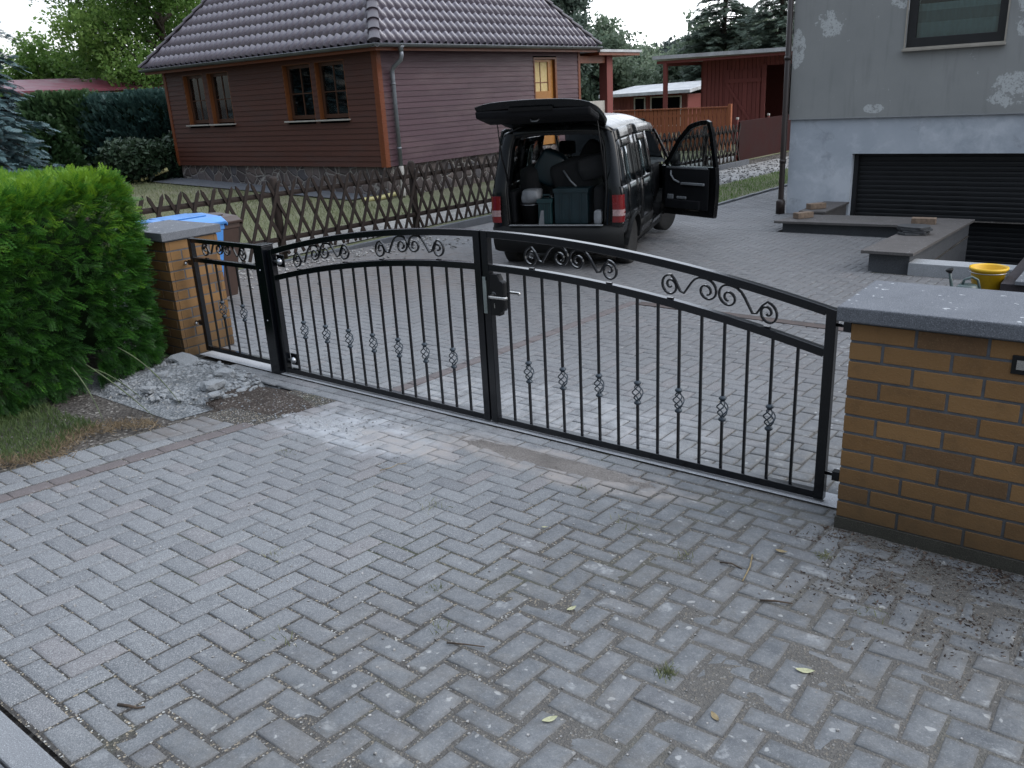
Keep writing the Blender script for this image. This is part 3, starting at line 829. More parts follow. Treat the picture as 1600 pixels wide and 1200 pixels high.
for x, y, s, a, lb in CH:
    mb = MB(); r = random.Random(int(s * 1000))
    bm = bmesh.new(); bmesh.ops.create_icosphere(bm, subdivisions=2, radius=1)
    fl = .22 if s > .13 else .5
    for v in bm.verts:
        k = 1 + r.uniform(-.14, .14) + .12 * math.sin(3 * v.co.x + 2 * v.co.y)
        p = Vector((max(-.8, min(.8, v.co.x)) * k, max(-.75, min(.75, v.co.y)) * k * .75, max(-.6, min(.6, v.co.z)) * fl * k)) * s
        v.co = p
    bmesh.ops.rotate(bm, matrix=Matrix.Rotation(a, 3, 'Z') @ Matrix.Rotation(.25 if s > .13 else .1, 3, 'Y'), verts=bm.verts)
    mb.bm(bm)
    o = mb.build('concrete_chunk', M['chunk']); o.location = (x, y, h1(x, y) + .026 + s * fl * .35)
    tag(o, lb, 'concrete chunk', 'broken concrete chunks by the left pillar')
# ------------------------------------------------------------------ wrought gate
def ztop(x): return 1.192 - .0605 * x * x           # top edge of the arched rail
def zmid(x): return 1.000 - .0605 * x * x           # top edge of the middle rail
RAILH, RAILW = .040, .040
def arc_rail(name, x0, x1, fz, parent, h=RAILH):
    mb = MB(); n = 28
    pts = [(x0 + (x1 - x0) * i / n, 0, fz(x0 + (x1 - x0) * i / n) - h / 2) for i in range(n + 1)]
    mb.sweep(pts, [(-RAILW / 2, -h / 2), (RAILW / 2, -h / 2), (RAILW / 2, h / 2), (-RAILW / 2, h / 2)], up=(0, 0, 1))
    return mb.build(name, M['steel'], parent, bevel=.003)
# twisted basket with two collars, built once and shared
def basket_mesh():
    mb = MB()
    for k in range(4):
        pts = []
        for i in range(19):
            s = i / 18; a = k * PI / 2 + s * PI * 1.1
            r = .0050 + .0235 * math.sin(PI * s) ** .85
            pts.append((r * math.cos(a), r * math.sin(a), -.044 + .088 * s))
        mb.tube(pts, .0036, 6)
    col = [(.0070, -.014), (.012, -.0125), (.0145, -.007), (.0195, -.003), (.0195, .004), (.0145, .008), (.011, .012), (.0070, .014)]
    mb.lathe(col, (0, 0, .056), 14); mb.lathe([(r, -z) for r, z in col][::-1], (0, 0, -.056), 14)
    o = mb.build('twist_basket', M['basket']); me = o.data; bpy.data.objects.remove(o); return me
BASKET = basket_mesh()
def gate_bar(x, zb, zt, parent, knot=None, bw=.0125):
    mb = MB()
    spans = [(zb, zt)] if knot is None else [(zb, knot - .064), (knot + .064, zt)]
    if knot is not None:                               # tapering necks run into the basket
        for s in (1, -1):
            mb.lathe([(.0062, 0), (.0062, .012), (.0045, .024)] if s < 0 else [(.0045, -.024), (.0062, -.012), (.0062, 0)], (x, 0, knot - s * .064 if s > 0 else knot + .064 - .024), 8)
    for a, b in spans: mb.box(x - bw / 2, x + bw / 2, -bw / 2, bw / 2, a, b)
    o = mb.build('bar', M['steel'], parent)
    if knot is not None:
        k = bpy.data.objects.new('twist_basket', BASKET); link(k, o); k.location = (x, 0, knot)
        k.rotation_euler = (0, 0, .3 * math.sin(x * 7))
    return o
def scroll_pts(m):
    """one S-scroll in (u,v): outer volute resting on the lower rail, inner volute hanging from the upper; m mirrors it"""
    pts = []
    # outer volute, from its eye outwards, ends at the bottom
    cx, cz, R = -.250, .0635, .0580
    for i in range(34):
        t = i / 33; a = math.radians(300) - t * math.radians(570)
        r = R * (.20 + .80 * t ** 1.1)
        pts.append((cx + r * math.cos(a) * .92, cz + r * math.sin(a) + (1 - t) * .010))
    x0, z0 = pts[-1]
    pts.append((x0 + .024, z0 + .003))
    pts += [(-.196, .020), (-.176, .044), (-.158, .074), (-.140, .106), (-.120, .133), (-.096, .148)]
    cx2, cz2, R2 = -.0545, .0935, .0545
    for i in range(36):
        t = i / 35; a = math.radians(108) - t * math.radians(560)
        r = R2 * (1.0 - .80 * t ** 1.15)
        pts.append((cx2 + r * math.cos(a), cz2 + r * math.sin(a) - .012 * t))
    # smooth once
    out = [pts[0]]
    for i in range(1, len(pts) - 1):
        out.append(tuple((pts[i - 1][k] + 2 * pts[i][k] + pts[i + 1][k]) / 4 for k in (0, 1)))
    out.append(pts[-1])
    return [(m * u, v) for u, v in out]
def scroll(xc, fz, parent, m, sc=1.0):
    mb = MB(); P = scroll_pts(m)
    pts = [(xc + u * sc, 0, fz(xc + u * sc) + v * min(1, sc * 1.08)) for u, v in P]
    n = len(pts)
    w_, h_ = .0046, .012
    mb.sweep(pts, [(-w_, -h_ / 2), (w_, -h_ / 2), (w_, h_ / 2), (-w_, h_ / 2)], up=(0, 1, 0), smooth=False)
    xw = xc - m * .250 * sc
    mb.box(xw - .016, xw + .016, -.008, .008, fz(xw) - .002, fz(xw) + .007)
    return mb.build('scroll', M['steel'], parent)
def bolt_hinge(x, z, s, parent, y=0.0):
    mb = MB()
    mb.box(x - .016, x + .016, y - .018, y + .018, z - .022, z + .022)
    mb.tube([(x - .05 * s, y, z), (x + .05 * s, y, z)], .008, 8)
    mb.lathe([(.011, -.03), (.011, .03)], (x + .028 * s, y, z), 10)
    return mb.build('hinge', M['steel'], parent)
def bolt(x, y, z, r, parent, name='bolt'):
    bm = bmesh.new(); bmesh.ops.create_uvsphere(bm, u_segments=14, v_segments=8, radius=r)
    mb = MB(); mb.bm(bm, True); o = mb.build(name, M['knobzinc'], parent); o.location = (x, y, z); return o
KZ = .378
def leaf(sgn, label):
    t = thing('gate_leaf', label, 'gate', (0, 0, 0), 0, 'two leaves of the arched driveway gate')
    xa, xb = sgn * .006, sgn * 2.022
    lo, hi = min(xa, xb), max(xa, xb)
    # stiles
    for nm, (p, q), f in (('lock_stile', (.006, .054), 0), ('hinge_stile', (1.978, 2.024), 1)):
        x0, x1 = sorted((sgn * p, sgn * q)); mb = MB()
        zt = [ztop(x0), ztop(x1)]
        mb.yprism([(x0, .018), (x1, .018), (x1, zt[1]), (x0, zt[0])], -.022, .022)
        mb.build(nm, M['steel'], t, bevel=.003)
    x0, x1 = sorted((sgn * .054, sgn * 1.978))
    arc_rail('top_rail', x0, x1, ztop, t); arc_rail('middle_rail', x0, x1, zmid, t)
    mb = MB(); mb.box(x0, x1, -RAILW / 2, RAILW / 2, .020, .058); mb.build('bottom_rail', M['steel'], t, bevel=.003)
    for i in range(15):
        d = .054 + (1.978 - .054) * (i + 1) / 16
        x = sgn * d
        gate_bar(x, .056, zmid(x) - RAILH + .004, t, KZ if i % 2 == 1 else None)
    for c in (.600, 1.455):
        for m in (1, -1): scroll(sgn * c, zmid, t, m, 1.0)
    return t
gl = leaf(-1, 'left leaf of the arched black steel gate, beside the square black post')
gr = leaf(1, 'right leaf of the arched black steel gate, with lock and lever handles')
bolt_hinge(2.072, .875, 1, gr); bolt_hinge(2.072, .155, 1, gr)
bolt(2.110, -.012, .875, .016, gr, 'hinge_nut'); bolt(2.110, -.012, .155, .015, gr, 'hinge_nut')
for z, nm in ((.865, 0), (.118, 1)):
    mb = MB(); mb.box(-1.978, -1.90, .024, .034, z - .045, z + .045); mb.build('hinge_plate', M['steel'], gl, bevel=.002)
    bolt(-1.925, .0 if 0 else .005, z, .024, gl)
    mb = MB(); mb.tube([(-2.05, 0, z), (-1.93, 0, z)], .010, 8); mb.build('hinge', M['steel'], gl)
# lock case with notched outline, strike, levers
mb = MB()
cs = [(.054, .70), (.118, .70), (.124, .722), (.140, .728), (.150, .745), (.150, .895), (.140, .905), (.128, .908), (.120, .925), (.110, .945), (.054, .945)]
mb.yprism(cs, -.021, .021)
lc = mb.build('lock_case', M['darkplastic'], gr, bevel=.0025)
for s in (-1, 1):
    mb = MB()
    y0 = s * .021
    mb.sweep([(.082, y0, .822), (.082, y0 + s * .040, .822), (.086, y0 + s * .048, .822), (.100, y0 + s * .050, .822), (.190, y0 + s * .050, .823), (.200, y0 + s * .046, .823), (.206, y0 + s * .034, .823)],
             [(.0085 * math.cos(a * PI / 5), .0085 * math.sin(a * PI / 5)) for a in range(10)], up=(0, 0, 1), smooth=True)
    mb.build('lever_handle', M['stainless'], lc)
    mb = MB(); mb.lathe([(.0, 0), (.021, 0), (.021, .004), (.0, .005)], (0, 0, 0), 18)
    o = mb.build('rosette', M['steel'], lc); o.location = (.082, y0, .822); o.rotation_euler = (s * -PI / 2, 0, 0)
    mb = MB(); mb.box(.080, .086, y0 - .0008 if s > 0 else y0 - .0012, y0 + .0012 if s > 0 else y0 + .0008, .748, .775); mb.lathe([(.006, -.0012), (.006, .0012)], (0, 0, 0), 10)
    mb2 = MB(); mb2.box(.0805, .0855, min(y0, y0 + s * .0015), max(y0, y0 + s * .0015), .745, .772); mb2.build('keyhole', M['stainless'], lc)
mb = MB(); mb.box(.004, .030, -.0265, -.0225, .708, .925); mb.box(.004, .0055, -.0265, .02, .708, .925)
mb.build('lock_plate', M['galv'], gr)
mb = MB(); mb.box(.030, .0315, -.0285, -.022, .905, .925); mb.build('dowel', M['darkplastic'], gr)

# square post between leaf and side panel
pt = thing('gate_post', 'thick square black steel post between side panel and left gate leaf', 'post', (-2.09, 0, 0))
mb = MB(); mb.box(-.052, .052, -.052, .052, -.25, .975); mb.build('shaft', M['steel'], pt, bevel=.004)
mb = MB(); mb.box(-.056, .056, -.056, .056, .975, .985, bev=.003); mb.build('cap', M['steel'], pt)
for z in (.80, .42):
    o = bolt(-.0, -.053, z, .006, pt)
# fixed side panel
sp = thing('side_panel', 'narrow fixed black fence panel with scrolls between brick pillar and gate post', 'fence panel', (0, 0, 0))
PX0, PX1 = -3.045, -2.146
for nm, a, b in (('stile', PX0, PX0 + .042), ('stile', PX1 - .042, PX1)):
    mb = MB(); mb.box(a, b, -.02, .02, .045, .977); mb.build(nm, M['steel'], sp, bevel=.003)
for nm, z in (('top_rail', .977), ('middle_rail', .822), ('bottom_rail', .085)):
    mb = MB(); mb.box(PX0 + .042, PX1 - .042, -.015, .015, z - .036, z - .002 if nm == 'top_rail' else z); mb.build(nm, M['steel'], sp, bevel=.003)
for i in range(5):
    x = PX0 + .042 + (PX1 - PX0 - .084) * (i + 1) / 6
    gate_bar(x, .083, .79, sp, KZ + .045 if i in (1, 3) else None)
for m in (1, -1): scroll(-2.597, lambda x: .822, sp, m, .95)
for z in (.775, .275):
    mb = MB(); mb.tube([(-3.156, 0, z), (-3.04, 0, z)], .009, 8); mb.box(-3.10, -3.045, -.012, .012, z - .02, z + .02); mb.build('wall_bracket', M['steel'], sp)
    bolt(-3.135, -.012, z - .012, .014, sp)

# ------------------------------------------------------------------ brick piers
def brick_body(parent, x0, x1, y0, y1, z0, z1, course=.0815, L=.255, shift=.12, drop=.0035):
    mb = MB(); mb.box(x0 + drop, x1 - drop, y0 + drop, y1 - drop, z0 - .3, z1); mb.build('mortar_core', M['mortar'], parent)
    bk = MB(); mo = .0115
    n = int(round((z1 - z0) / course)); ch = (z1 - z0) / n
    r = random.Random(5)
    for k in range(n):
        za, zb = z0 + k * ch, z0 + (k + 1) * ch - mo
        for face in range(4):
            a, b = (x0, x1) if face in (0, 2) else (y0, y1)
            off = 0 if (k + face) % 2 == 0 else shift
            e = a - off
            while e < b - .01:
                s0, s1 = max(a, e), min(b, e + L - mo)
                if s1 - s0 > .02:
                    d = r.uniform(-.0012, .0012); t_ = .03
                    if face == 0: bk.bevbox(s0, s1, y0 + d, y0 + t_, za, zb, .0028)
                    if face == 2: bk.bevbox(s0, s1, y1 - t_, y1 - d, za, zb, .0028)
                    if face == 1: bk.bevbox(x1 - t_, x1 - d, s0 + (t_ + .002 if s0 == a else 0), s1 - (t_ + .002 if s1 == b else 0), za, zb, .0028)
                    if face == 3 and False: pass
                e += L
    return bk.build('brickwork', M['brick'], parent)
def coping(parent, poly, z0, z1):
    mb = MB(); mb.prism(poly, z0, z1); return mb.build('coping_slab', M['slab'], parent, bevel=.006)
rp = thing('brick_pier', 'wide brown brick pier with grey concrete coping right of the gate', 'pier', (2.15, 0, 0))
def local(o, t): return o
rp.location = (0, 0, 0)
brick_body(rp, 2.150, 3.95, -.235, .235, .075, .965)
mb = MB(); mb.box(2.146, 3.954, -.239, .239, -.3, .07); mb.build('plinth', m_slab('mossy_plinth', (.020, .019, .015), (.055, .052, .042), .1), rp)
coping(rp, [(2.098, -.272), (4.0, -.272), (4.0, .272), (2.098, .272)], .967, 1.030)
mb = MB(); mb.box(2.735, 2.99, -.240, -.231, .832, .905); fr = mb.build('mail_slot', M['darkplastic'], rp, bevel=.003)
mb = MB(); mb.box(2.752, 2.97, -.2435, -.2405, .852, .888); mb.build('flap', M['stainless'], fr)
lp = thing('brick_pillar', 'low brown brick pillar with concrete cap between hedge and side panel', 'pier', (0, 0, 0))
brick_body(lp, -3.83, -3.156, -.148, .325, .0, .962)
coping(lp, [(-3.885, -.185), (-3.124, -.185), (-3.124, .352), (-3.885, .352)], .964, 1.032)

# ------------------------------------------------------------------ wheelie bins behind the pillar
def wheelie_bin(loc, rz, m, label, h=.92, sc=1.0):
    t = thing('wheelie_bin', label, 'bin', loc, rz, 'wheelie bins')
    mb = MB()
    def ring(hw, hd, z): return [(-hw, -hd, z), (hw, -hd, z), (hw, hd, z), (-hw, hd, z)]
    R = [ring(.20, .24, .06), ring(.275, .335, h - .09), ring(.285, .345, h - .088), ring(.285, .345, h - .03)]
    vs = [p for r_ in R for p in r_]; fs = [(3, 2, 1, 0)]
    for i in range(3):
        for j in range(4): fs.append((i * 4 + j, i * 4 + (j + 1) % 4, i * 4 + 4 + (j + 1) % 4, i * 4 + 4 + j))
    mb.add(vs, fs); mb.build('body', m, t, bevel=.012)
    mb = MB()                                                   # domed lid with a raised rim and grip
    prof = [(-.37, h - .035), (-.38, h - .01), (-.30, h + .035), (0, h + .055), (.28, h + .035), (.36, h - .005), (.36, h - .035)]
    n = len(prof); vs = []; 
    for sx_ in (-.31, -.29, .29, .31):
        for y, z in prof: vs.append((sx_, y, z - (.025 if abs(sx_) > .3 else 0)))
    fs = [(i * n + j, (i + 1) * n + j, (i + 1) * n + j + 1, i * n + j + 1) for i in range(3) for j in range(n - 1)]
    fs += [tuple(range(n)), tuple(3 * n + j for j in range(n))[::-1]]
    mb.add(vs, fs, False); lid = mb.build('lid', m, t, bevel=.01)
    mb = MB(); mb.box(-.20, .20, -.20, .16, h + .044, h + .054, bev=.004); mb.build('lid_panel', m, lid)
    mb = MB(); mb.tube([(-.24, .40, h - .02), (.24, .40, h - .02)], .016, 10); mb.box(-.24, -.21, .30, .40, h - .05, h - .01); mb.box(.21, .24, .30, .40, h - .05, h - .01); mb.build('handle', m, t)
    for s in (-1, 1):
        mb = MB(); mb.lathe([(.0, -.025), (.10, -.025), (.10, .025), (.0, .025)], (0, 0, 0), 18); o = mb.build('wheel', M['rubber'], t); o.rotation_euler = (0, PI / 2, 0); o.location = (s * .24, .27, .10)
    return t
wheelie_bin((-4.53, .80, h1(-4.5, .8)), PI / 2, M['blue'], 'light blue lidded wheelie bin behind the left brick pillar', .945)
wheelie_bin((-5.12, 1.37, h1(-5.1, 1.4)), PI / 2 + .04, M['brownplastic'], 'dark brown wheelie bin standing behind the blue one', .88)
# ------------------------------------------------------------------ crossed-lath fence along the drive
FX = -7.22
WHERE = ['beside the wheelie bins', 'before the yellow drain pipe', 'under the corner of the wooden house', 'just left of the van', 'behind the open tailgate side of the van',
         'seen through the windscreen of the van', 'behind the bonnet of the van', 'seen through the open van door window', 'right of the open van door next to the brown panel']
def lath(mb, y, lean, x, zb, zt, w=.045, th=.022):
    """half-round lath from (y,zb) leaning by 'lean' to zt with a pointed head"""
    d = Vector((0, lean, zt - zb)); L = d.length; d.normalize(); s = Vector((0, d.z, -d.y)); o = Vector((x, y, zb))
    prof = [(0, -w / 2), (0, w / 2), (L - .05, w / 2), (L, 0), (L - .05, -w / 2)]
    P = [o + d * a + s * b for a, b in prof]; k = 5
    vs = [p + Vector((th / 2, 0, 0)) for p in P] + [p - Vector((th / 2, 0, 0)) for p in P]
    mb.add(vs, [tuple(range(k)), tuple(range(k, 2 * k))[::-1]] + [((j + 1) % k, j, k + j, k + (j + 1) % k) for j in range(k)])
def fence_section(y0, y1, label, post=True):
    g0 = float(np.interp(y0, [0, 5, 9, 20], [-.12, -.19, -.22, -.30])); g1 = float(np.interp(y1, [0, 5, 9, 20], [-.12, -.19, -.22, -.30]))
    t = thing('lattice_fence', label, 'fence', (FX, y0, g0), 0, 'crossed-lath fence sections along the drive')
    sl = (g1 - g0) / (y1 - y0)
    L = y1 - y0
    if post:
        mb = MB(); mb.lathe([(.062, -.3), (.062, 1.12), (.045, 1.155), (0, 1.16)], (-.05, 0, 0), 12); mb.build('post', M['fencewood'], t)
    for z in (.26, .91):
        mb = MB(); mb.sweep([(-.012, .0, z), (-.012, L, z + sl * L)], [(-.012, -.035), (.018, -.035), (.024, 0), (.018, .035), (-.012, .035)], up=(0, 0, 1)); mb.build('rail', M['fencewood'], t)
    n = int(round(L / .262))
    for i in range(n):
        y = .09 + i * .262
        for k, (ln, x) in enumerate(((.44, .052), (-.50, .028))):
            yy = y - ln / 2 + .01 * math.sin(i * 5.1 + y0)
            mb = MB(); lath(mb, yy, ln, x, .03 + sl * y, 1.10 + sl * y + .008 * math.sin(i * 3 + k)); mb.build('lath', M['fencewood'], t)
    return t
ys_ = [.85, 4.02, 6.88, 9.75, 12.6, 15.45, 18.3, 20.35]
for i in range(len(ys_) - 1):
    fence_section(ys_[i], ys_[i + 1], 'dark brown crossed-lath fence section ' + WHERE[i if i < 3 else i if i < 5 else i])
mb = MB()
bp_ = thing('board_gate', 'plain dark red-brown sheet panel closing the far end of the lattice fence', 'panel', (FX, 20.4, -.36))
mb = MB(); mb.box(-.02, .02, .03, 4.7, .06, 1.22, bev=.006); mb.build('panel', M['panelbrown'], bp_)
for y in (0, 2.35, 4.72):
    mb = MB(); mb.box(-.07, -.02, y - .035, y + .035, -.2, 1.27); po = mb.build('post', M['barnred'], bp_)
    mb = MB(); mb.box(-.075, -.012, y - .042, y + .042, 1.27, 1.33, bev=.01); mb.build('post_cap', M['sill'], po)
# terrace fence of upright orange boards
tf = thing('terrace_fence', 'orange-brown upright board fence of the terrace behind the lattice fence', 'fence', (-16.0, 24.0, -.35))
for i in range(46):
    mb = MB(); x = i * .15
    mb.box(x + .014, x + .134, -.012, .012, .12, 1.50 + .004 * math.sin(i * 7)); mb.build('board', M['terrace'], tf)
mb = MB(); mb.box(0, 6.95, -.05, .05, 1.51, 1.55); mb.build('top_rail', M['terrace'], tf)
for z in (.4, 1.25):
    mb = MB(); mb.box(0, 6.9, .014, .05, z, z + .08); mb.build('back_rail', M['terrace'], tf)
mb = MB(); mb.box(6.86, 6.97, -.055, .055, 0, 1.62); mb.build('end_post', M['terrace'], tf)
# ------------------------------------------------------------------ wooden house
HX0, HX1, HY0, HY1 = -19.85, -11.30, 10.19, 18.30
WZ0, WZ1 = .51, 3.02
wh = thing('wooden_house', 'brown clapboard bungalow with a hipped tiled roof on a fieldstone plinth', 'house', (0, 0, 0))
def clad(name, axis, s0, s1, z0, z1, holes, at, m, bh=.1255):
    """lapped boards; axis 'x' wall faces -Y at y=at, axis 'y' wall faces +X at x=at"""
    mb = MB(); k = 0; z = z0; r = random.Random(3)
    while z < z1 - .01:
        zt = min(z + bh, z1); segs = [(s0, s1)]
        for a, b, c, d in holes:
            if zt > c + .01 and z < d - .01:
                ns = []
                for p, q in segs:
                    if b <= p or a >= q: ns.append((p, q)); continue
                    if a > p: ns.append((p, a))
                    if b < q: ns.append((b, q))
                segs = ns
        for p, q in segs:
            prof = [(.0, z), (.024, z), (.022, z + .018), (.008, zt), (.0, zt)]
            # break long runs into board lengths
            c0 = p
            while c0 < q - 1e-4:
                c1 = min(q, c0 + r.uniform(2.6, 4.4))
                if q - c1 < .5: c1 = q
                if axis == 'x':
                    vs = [(c0, at - o, h) for o, h in prof] + [(c1 - .001, at - o, h) for o, h in prof]
                else:
                    vs = [(at + o, c0, h) for o, h in prof] + [(at + o, c1 - .001, h) for o, h in prof]
                n = 5
                mb.add(vs, [tuple(range(n)), tuple(range(n, 2 * n))[::-1]] + [((j + 1) % n, j, n + j, n + (j + 1) % n) for j in range(n)])
                c0 = c1
        z = zt
    return mb.build(name, m, wh)
wins = [(-18.93, -17.97), (-17.80, -16.82), (-14.60, -13.55), (-13.40, -12.36)]
WB, WT = 1.60, 2.90
h_front = [(a, b, WB, WT) for a, b in wins]
DOOR = (16.02, 17.12, .52, 2.86)
clad('front_wall', 'x', HX0, HX1 - .03, WZ0, WZ1, h_front, HY0, M['clad_front'])
clad('side_wall', 'y', HY0 + .03, HY1, WZ0, WZ1, [DOOR], HX1, M['clad_side'])
mb = MB(); mb.box(HX0, HX1 - .2, HY1 - .1, HY1, WZ0, WZ1); mb.box(HX0, HX0 + .1, HY0 + .02, HY1 - .1, WZ0, WZ1); mb.box(HX0 + .1, HX1 - .2, HY0 + .25, HY0 + .3, WZ0, WZ1); mb.box(HX1 - .35, HX1 - .3, HY0 + .3, HY1 - .1, WZ0, WZ1)
mb.build('inner_wall', M['dark'], wh)
mb = MB(); mb.box(HX0 + .04, HX1 - .05, HY0 + .045, HY1 - .04, -.8, WZ0 - .004); mb.build('plinth', M['fieldstone'], wh)
mb = MB()
mb.box(HX1 - .03, HX1 + .032, HY0 - .034, HY0 - .002, WZ0 - .01, WZ1); mb.box(HX1 + .002, HX1 + .034, HY0 - .001, HY0 + .10, WZ0 - .01, WZ1); mb.box(HX1 - .13, HX1 - .031, HY0 - .036, HY0 - .001, WZ0 - .01, WZ1)
mb.build('corner_board', M['trim'], wh)
mb = MB(); mb.box(HX0 - .02, HX0 + .09, HY0 - .034, HY0 - .001, WZ0 - .01, WZ1); mb.build('corner_board', M['trim'], wh)
mb = MB(); mb.box(HX1 + .001, HX1 + .033, HY1 - .09, HY1 + .02, WZ0 - .01, WZ1); mb.build('corner_board', M['trim'], wh)
for a, b in wins:
    mb = MB(); rv = .17
    # reveal boards
    mb.box(a, a + .025, HY0 - .012, HY0 + rv, WB, WT); mb.box(b - .025, b, HY0 - .012, HY0 + rv, WB, WT); mb.box(a + .025, b - .025, HY0 - .012, HY0 + rv, WT - .025, WT)
    wf = mb.build('window', M['winwood'], wh)
    mb = MB(); y0, y1 = HY0 + rv - .07, HY0 + rv - .01; A, B = a + .026, b - .026
    mb.box(A, A + .075, y0, y1, WB + .03, WT - .027); mb.box(B - .075, B, y0, y1, WB + .03, WT - .027)
    mb.box(A + .075, B - .075, y0, y1, WB + .03, WB + .12); mb.box(A + .075, B - .075, y0, y1, WT - .105, WT - .027)
    xm = (A + B) / 2; zm = WB + .62
    mb.box(xm - .012, xm + .012, y0 + .01, y1 - .01, WB + .12, WT - .105); mb.box(A + .075, B - .075, y0 + .013, y1 - .013, zm - .012, zm + .012)
    mb.build('sash', M['sashwood'], wf)
    mb = MB(); mb.box(A + .06, B - .06, y0 + .028, y0 + .034, WB + .1, WT - .09); mb.build('pane', M['houseglass'], wf)
    mb = MB(); n = 40
    top = [(A + .05 + (B - A - .1) * i / n, y1 + .06 + .012 * math.sin(i * 1.3)) for i in range(n + 1)]
    zc = WB + .66
    mb.add([(x, y, zc) for x, y in top] + [(x, y, WT - .06) for x, y in top], [(i, i + 1, n + 2 + i, n + 1 + i) for i in range(n)])
    mb.build('curtain', M['curtain'], wf)
    mb = MB(); mb.box(a - .05, b + .04, HY0 - .115, HY0 + .02, WB - .035, WB - .001); mb.build('sill', M['sill'], wf, bevel=.004)
# side door with curtained glass
mb = MB(); x = HX1 - .10
mb.box(x - .03, HX1 + .03, DOOR[0], DOOR[0] + .05, DOOR[2], DOOR[3]); mb.box(x - .03, HX1 + .03, DOOR[1] - .09, DOOR[1], DOOR[2], DOOR[3]); mb.box(x - .03, HX1 + .03, DOOR[0] + .05, DOOR[1] - .09, DOOR[3] - .05, DOOR[3])
dr = mb.build('door', M['winwood'], wh)
mb = MB(); a, b = DOOR[0] + .052, DOOR[1] - .20; z0, z1 = DOOR[2] + .02, DOOR[3] - .055
mb.box(x, x + .05, a, a + .03, z0, z1); mb.box(x, x + .05, b - .13, b + .10, z0, z1); mb.box(x, x + .05, a + .03, b - .13, z0, 1.98); mb.box(x, x + .05, a + .03, b - .13, z1 - .06, z1)
mb.build('leaf', M['doorwood'], dr)
mb = MB(); mb.box(x + .012, x + .016, a + .03, b - .13, 1.98, z1 - .06); mb.build('curtain', M['yellowcurtain'], dr)
mb = MB(); ym = (a + b - .10) / 2; mb.box(x + .017, x + .03, ym - .012, ym + .012, 1.98, z1 - .06); mb.box(x + .017, x + .028, a + .03, ym - .012, 2.20, 2.222); mb.box(x + .017, x + .028, ym + .012, b - .13, 2.20, 2.222); mb.build('glazing_bar', M['trim'], dr)
# ---- roof
EX0, EX1, EY0, EY1, EZ = -20.28, -10.93, 9.84, 18.80, 3.13
PITCH = 1.13; CP = 1 / math.sqrt(1 + PITCH ** 2)
def roof_face(name, A, e, nin, L, rows, parent, dmax):
    """profiled tile courses climbing from eave corner A along e, inward nin"""
    A = np.array(A); e = np.array(e); nin = np.array(nin)
    up = np.array((0, 0, 1.0)); nrm = up * CP - nin * PITCH * CP
    rh = .335 * CP; per = .24; sub = 14; dx = per / sub
    V = []; F = []
    def prof(s):
        ph = (s / per) % 1.0
        return .078 * np.clip(np.sin(PI * np.clip(ph / .60, 0, 1)), 0, 1) ** .7 + .006 * np.sin(2 * PI * ph)
    for i in range(rows):
        d0, d1 = i * rh, (i + 1) * rh + .03
        if d0 > dmax: break
        d1 = min(d1, dmax + .03)
        xs = np.arange(math.floor(d0 / dx), math.ceil((L - d0) / dx) + 1) * dx
        n = len(xs)
        x0 = np.clip(xs, d0 - .04, L - d0 + .04); x1 = np.clip(xs, d1 - .05, L - d1 + .05)
        j = .004 * np.sin(np.floor(xs / per) * 12.9898 + i * 4.1)
        def P(x, d, off): return A + np.outer(x, e) + d * nin + d * PITCH * up + np.outer(off, nrm)
        lo = P(x0, d0, prof(x0) + .012 + j); hi = P(x1, d1, prof(x1) - .002); sk = P(x0, d0 + .002, prof(x0) - .008)
        b = len(V)
        V += list(sk) + list(lo) + list(hi)
        for k in range(n - 1):
            F.append((b + k, b + k + 1, b + n + k + 1, b + n + k)); F.append((b + n + k, b + n + k + 1, b + 2 * n + k + 1, b + 2 * n + k))
    o = bpy.data.objects.new(name, arr_mesh(name, V, F, M['tile'], True)); link(o, parent)
    return o
LX, LY = EX1 - EX0, EY1 - EY0
DM = LY / 2
mb = MB()
for (a, b, c) in (((EX0, EY0), (EX1, EY0), 'f'),): pass
ridge0, ridge1 = (EX0 + DM, EY0 + DM, EZ + DM * PITCH - .03), (EX1 - DM, EY0 + DM, EZ + DM * PITCH - .03)
cs_ = [(EX0, EY0, EZ - .03), (EX1, EY0, EZ - .03), (EX1, EY1, EZ - .03), (EX0, EY1, EZ - .03), ridge0, ridge1]
mb.add(cs_, [(0, 1, 5, 4), (1, 2, 5), (2, 3, 4, 5), (3, 0, 4), (3, 2, 1, 0)]); rf = mb.build('roof', M['tile'], wh)
roof_face('tile_course', (EX0, EY0, EZ), (1, 0, 0), (0, 1, 0), LX, 40, rf, DM)
roof_face('tile_course', (EX1, EY0, EZ), (0, 1, 0), (-1, 0, 0), LY, 40, rf, DM)
def hip(p, d):
    hp = MB(); p = Vector(p); d = Vector(d).normalized(); Ls = .36; ref = Vector((0, 0, 1)); r_ = d.cross(ref).normalized(); u = r_.cross(d)
    for i in range(22):
        a = p + d * (i * Ls - .02); b = a + d * (Ls + .05); k = 9; vs = []
        for q, rr, lift in ((a, .135, .055), (b, .105, .030)):
            for j in range(k):
                t = PI * j / (k - 1) 
                vs.append(q + r_ * (rr * math.cos(t)) + u * (rr * .62 * math.sin(t) + lift))
        fs = [(j, j + 1, k + j + 1, k + j) for j in range(k - 1)] + [tuple(range(k))]
        hp.add(vs, fs, False)
    return hp.build('hip_tile', M['hiptile'], rf, fix=False)
hip((EX1, EY0, EZ + .01), (-1, 1, PITCH)); hip((EX0, EY0, EZ + .01), (1, 1, PITCH)); hip((EX1, EY1, EZ + .01), (-1, -1, PITCH))
mb = MB(); mb.box(-15.6, -14.5, -.5, .5, 0, .06)
sk = MB(); 
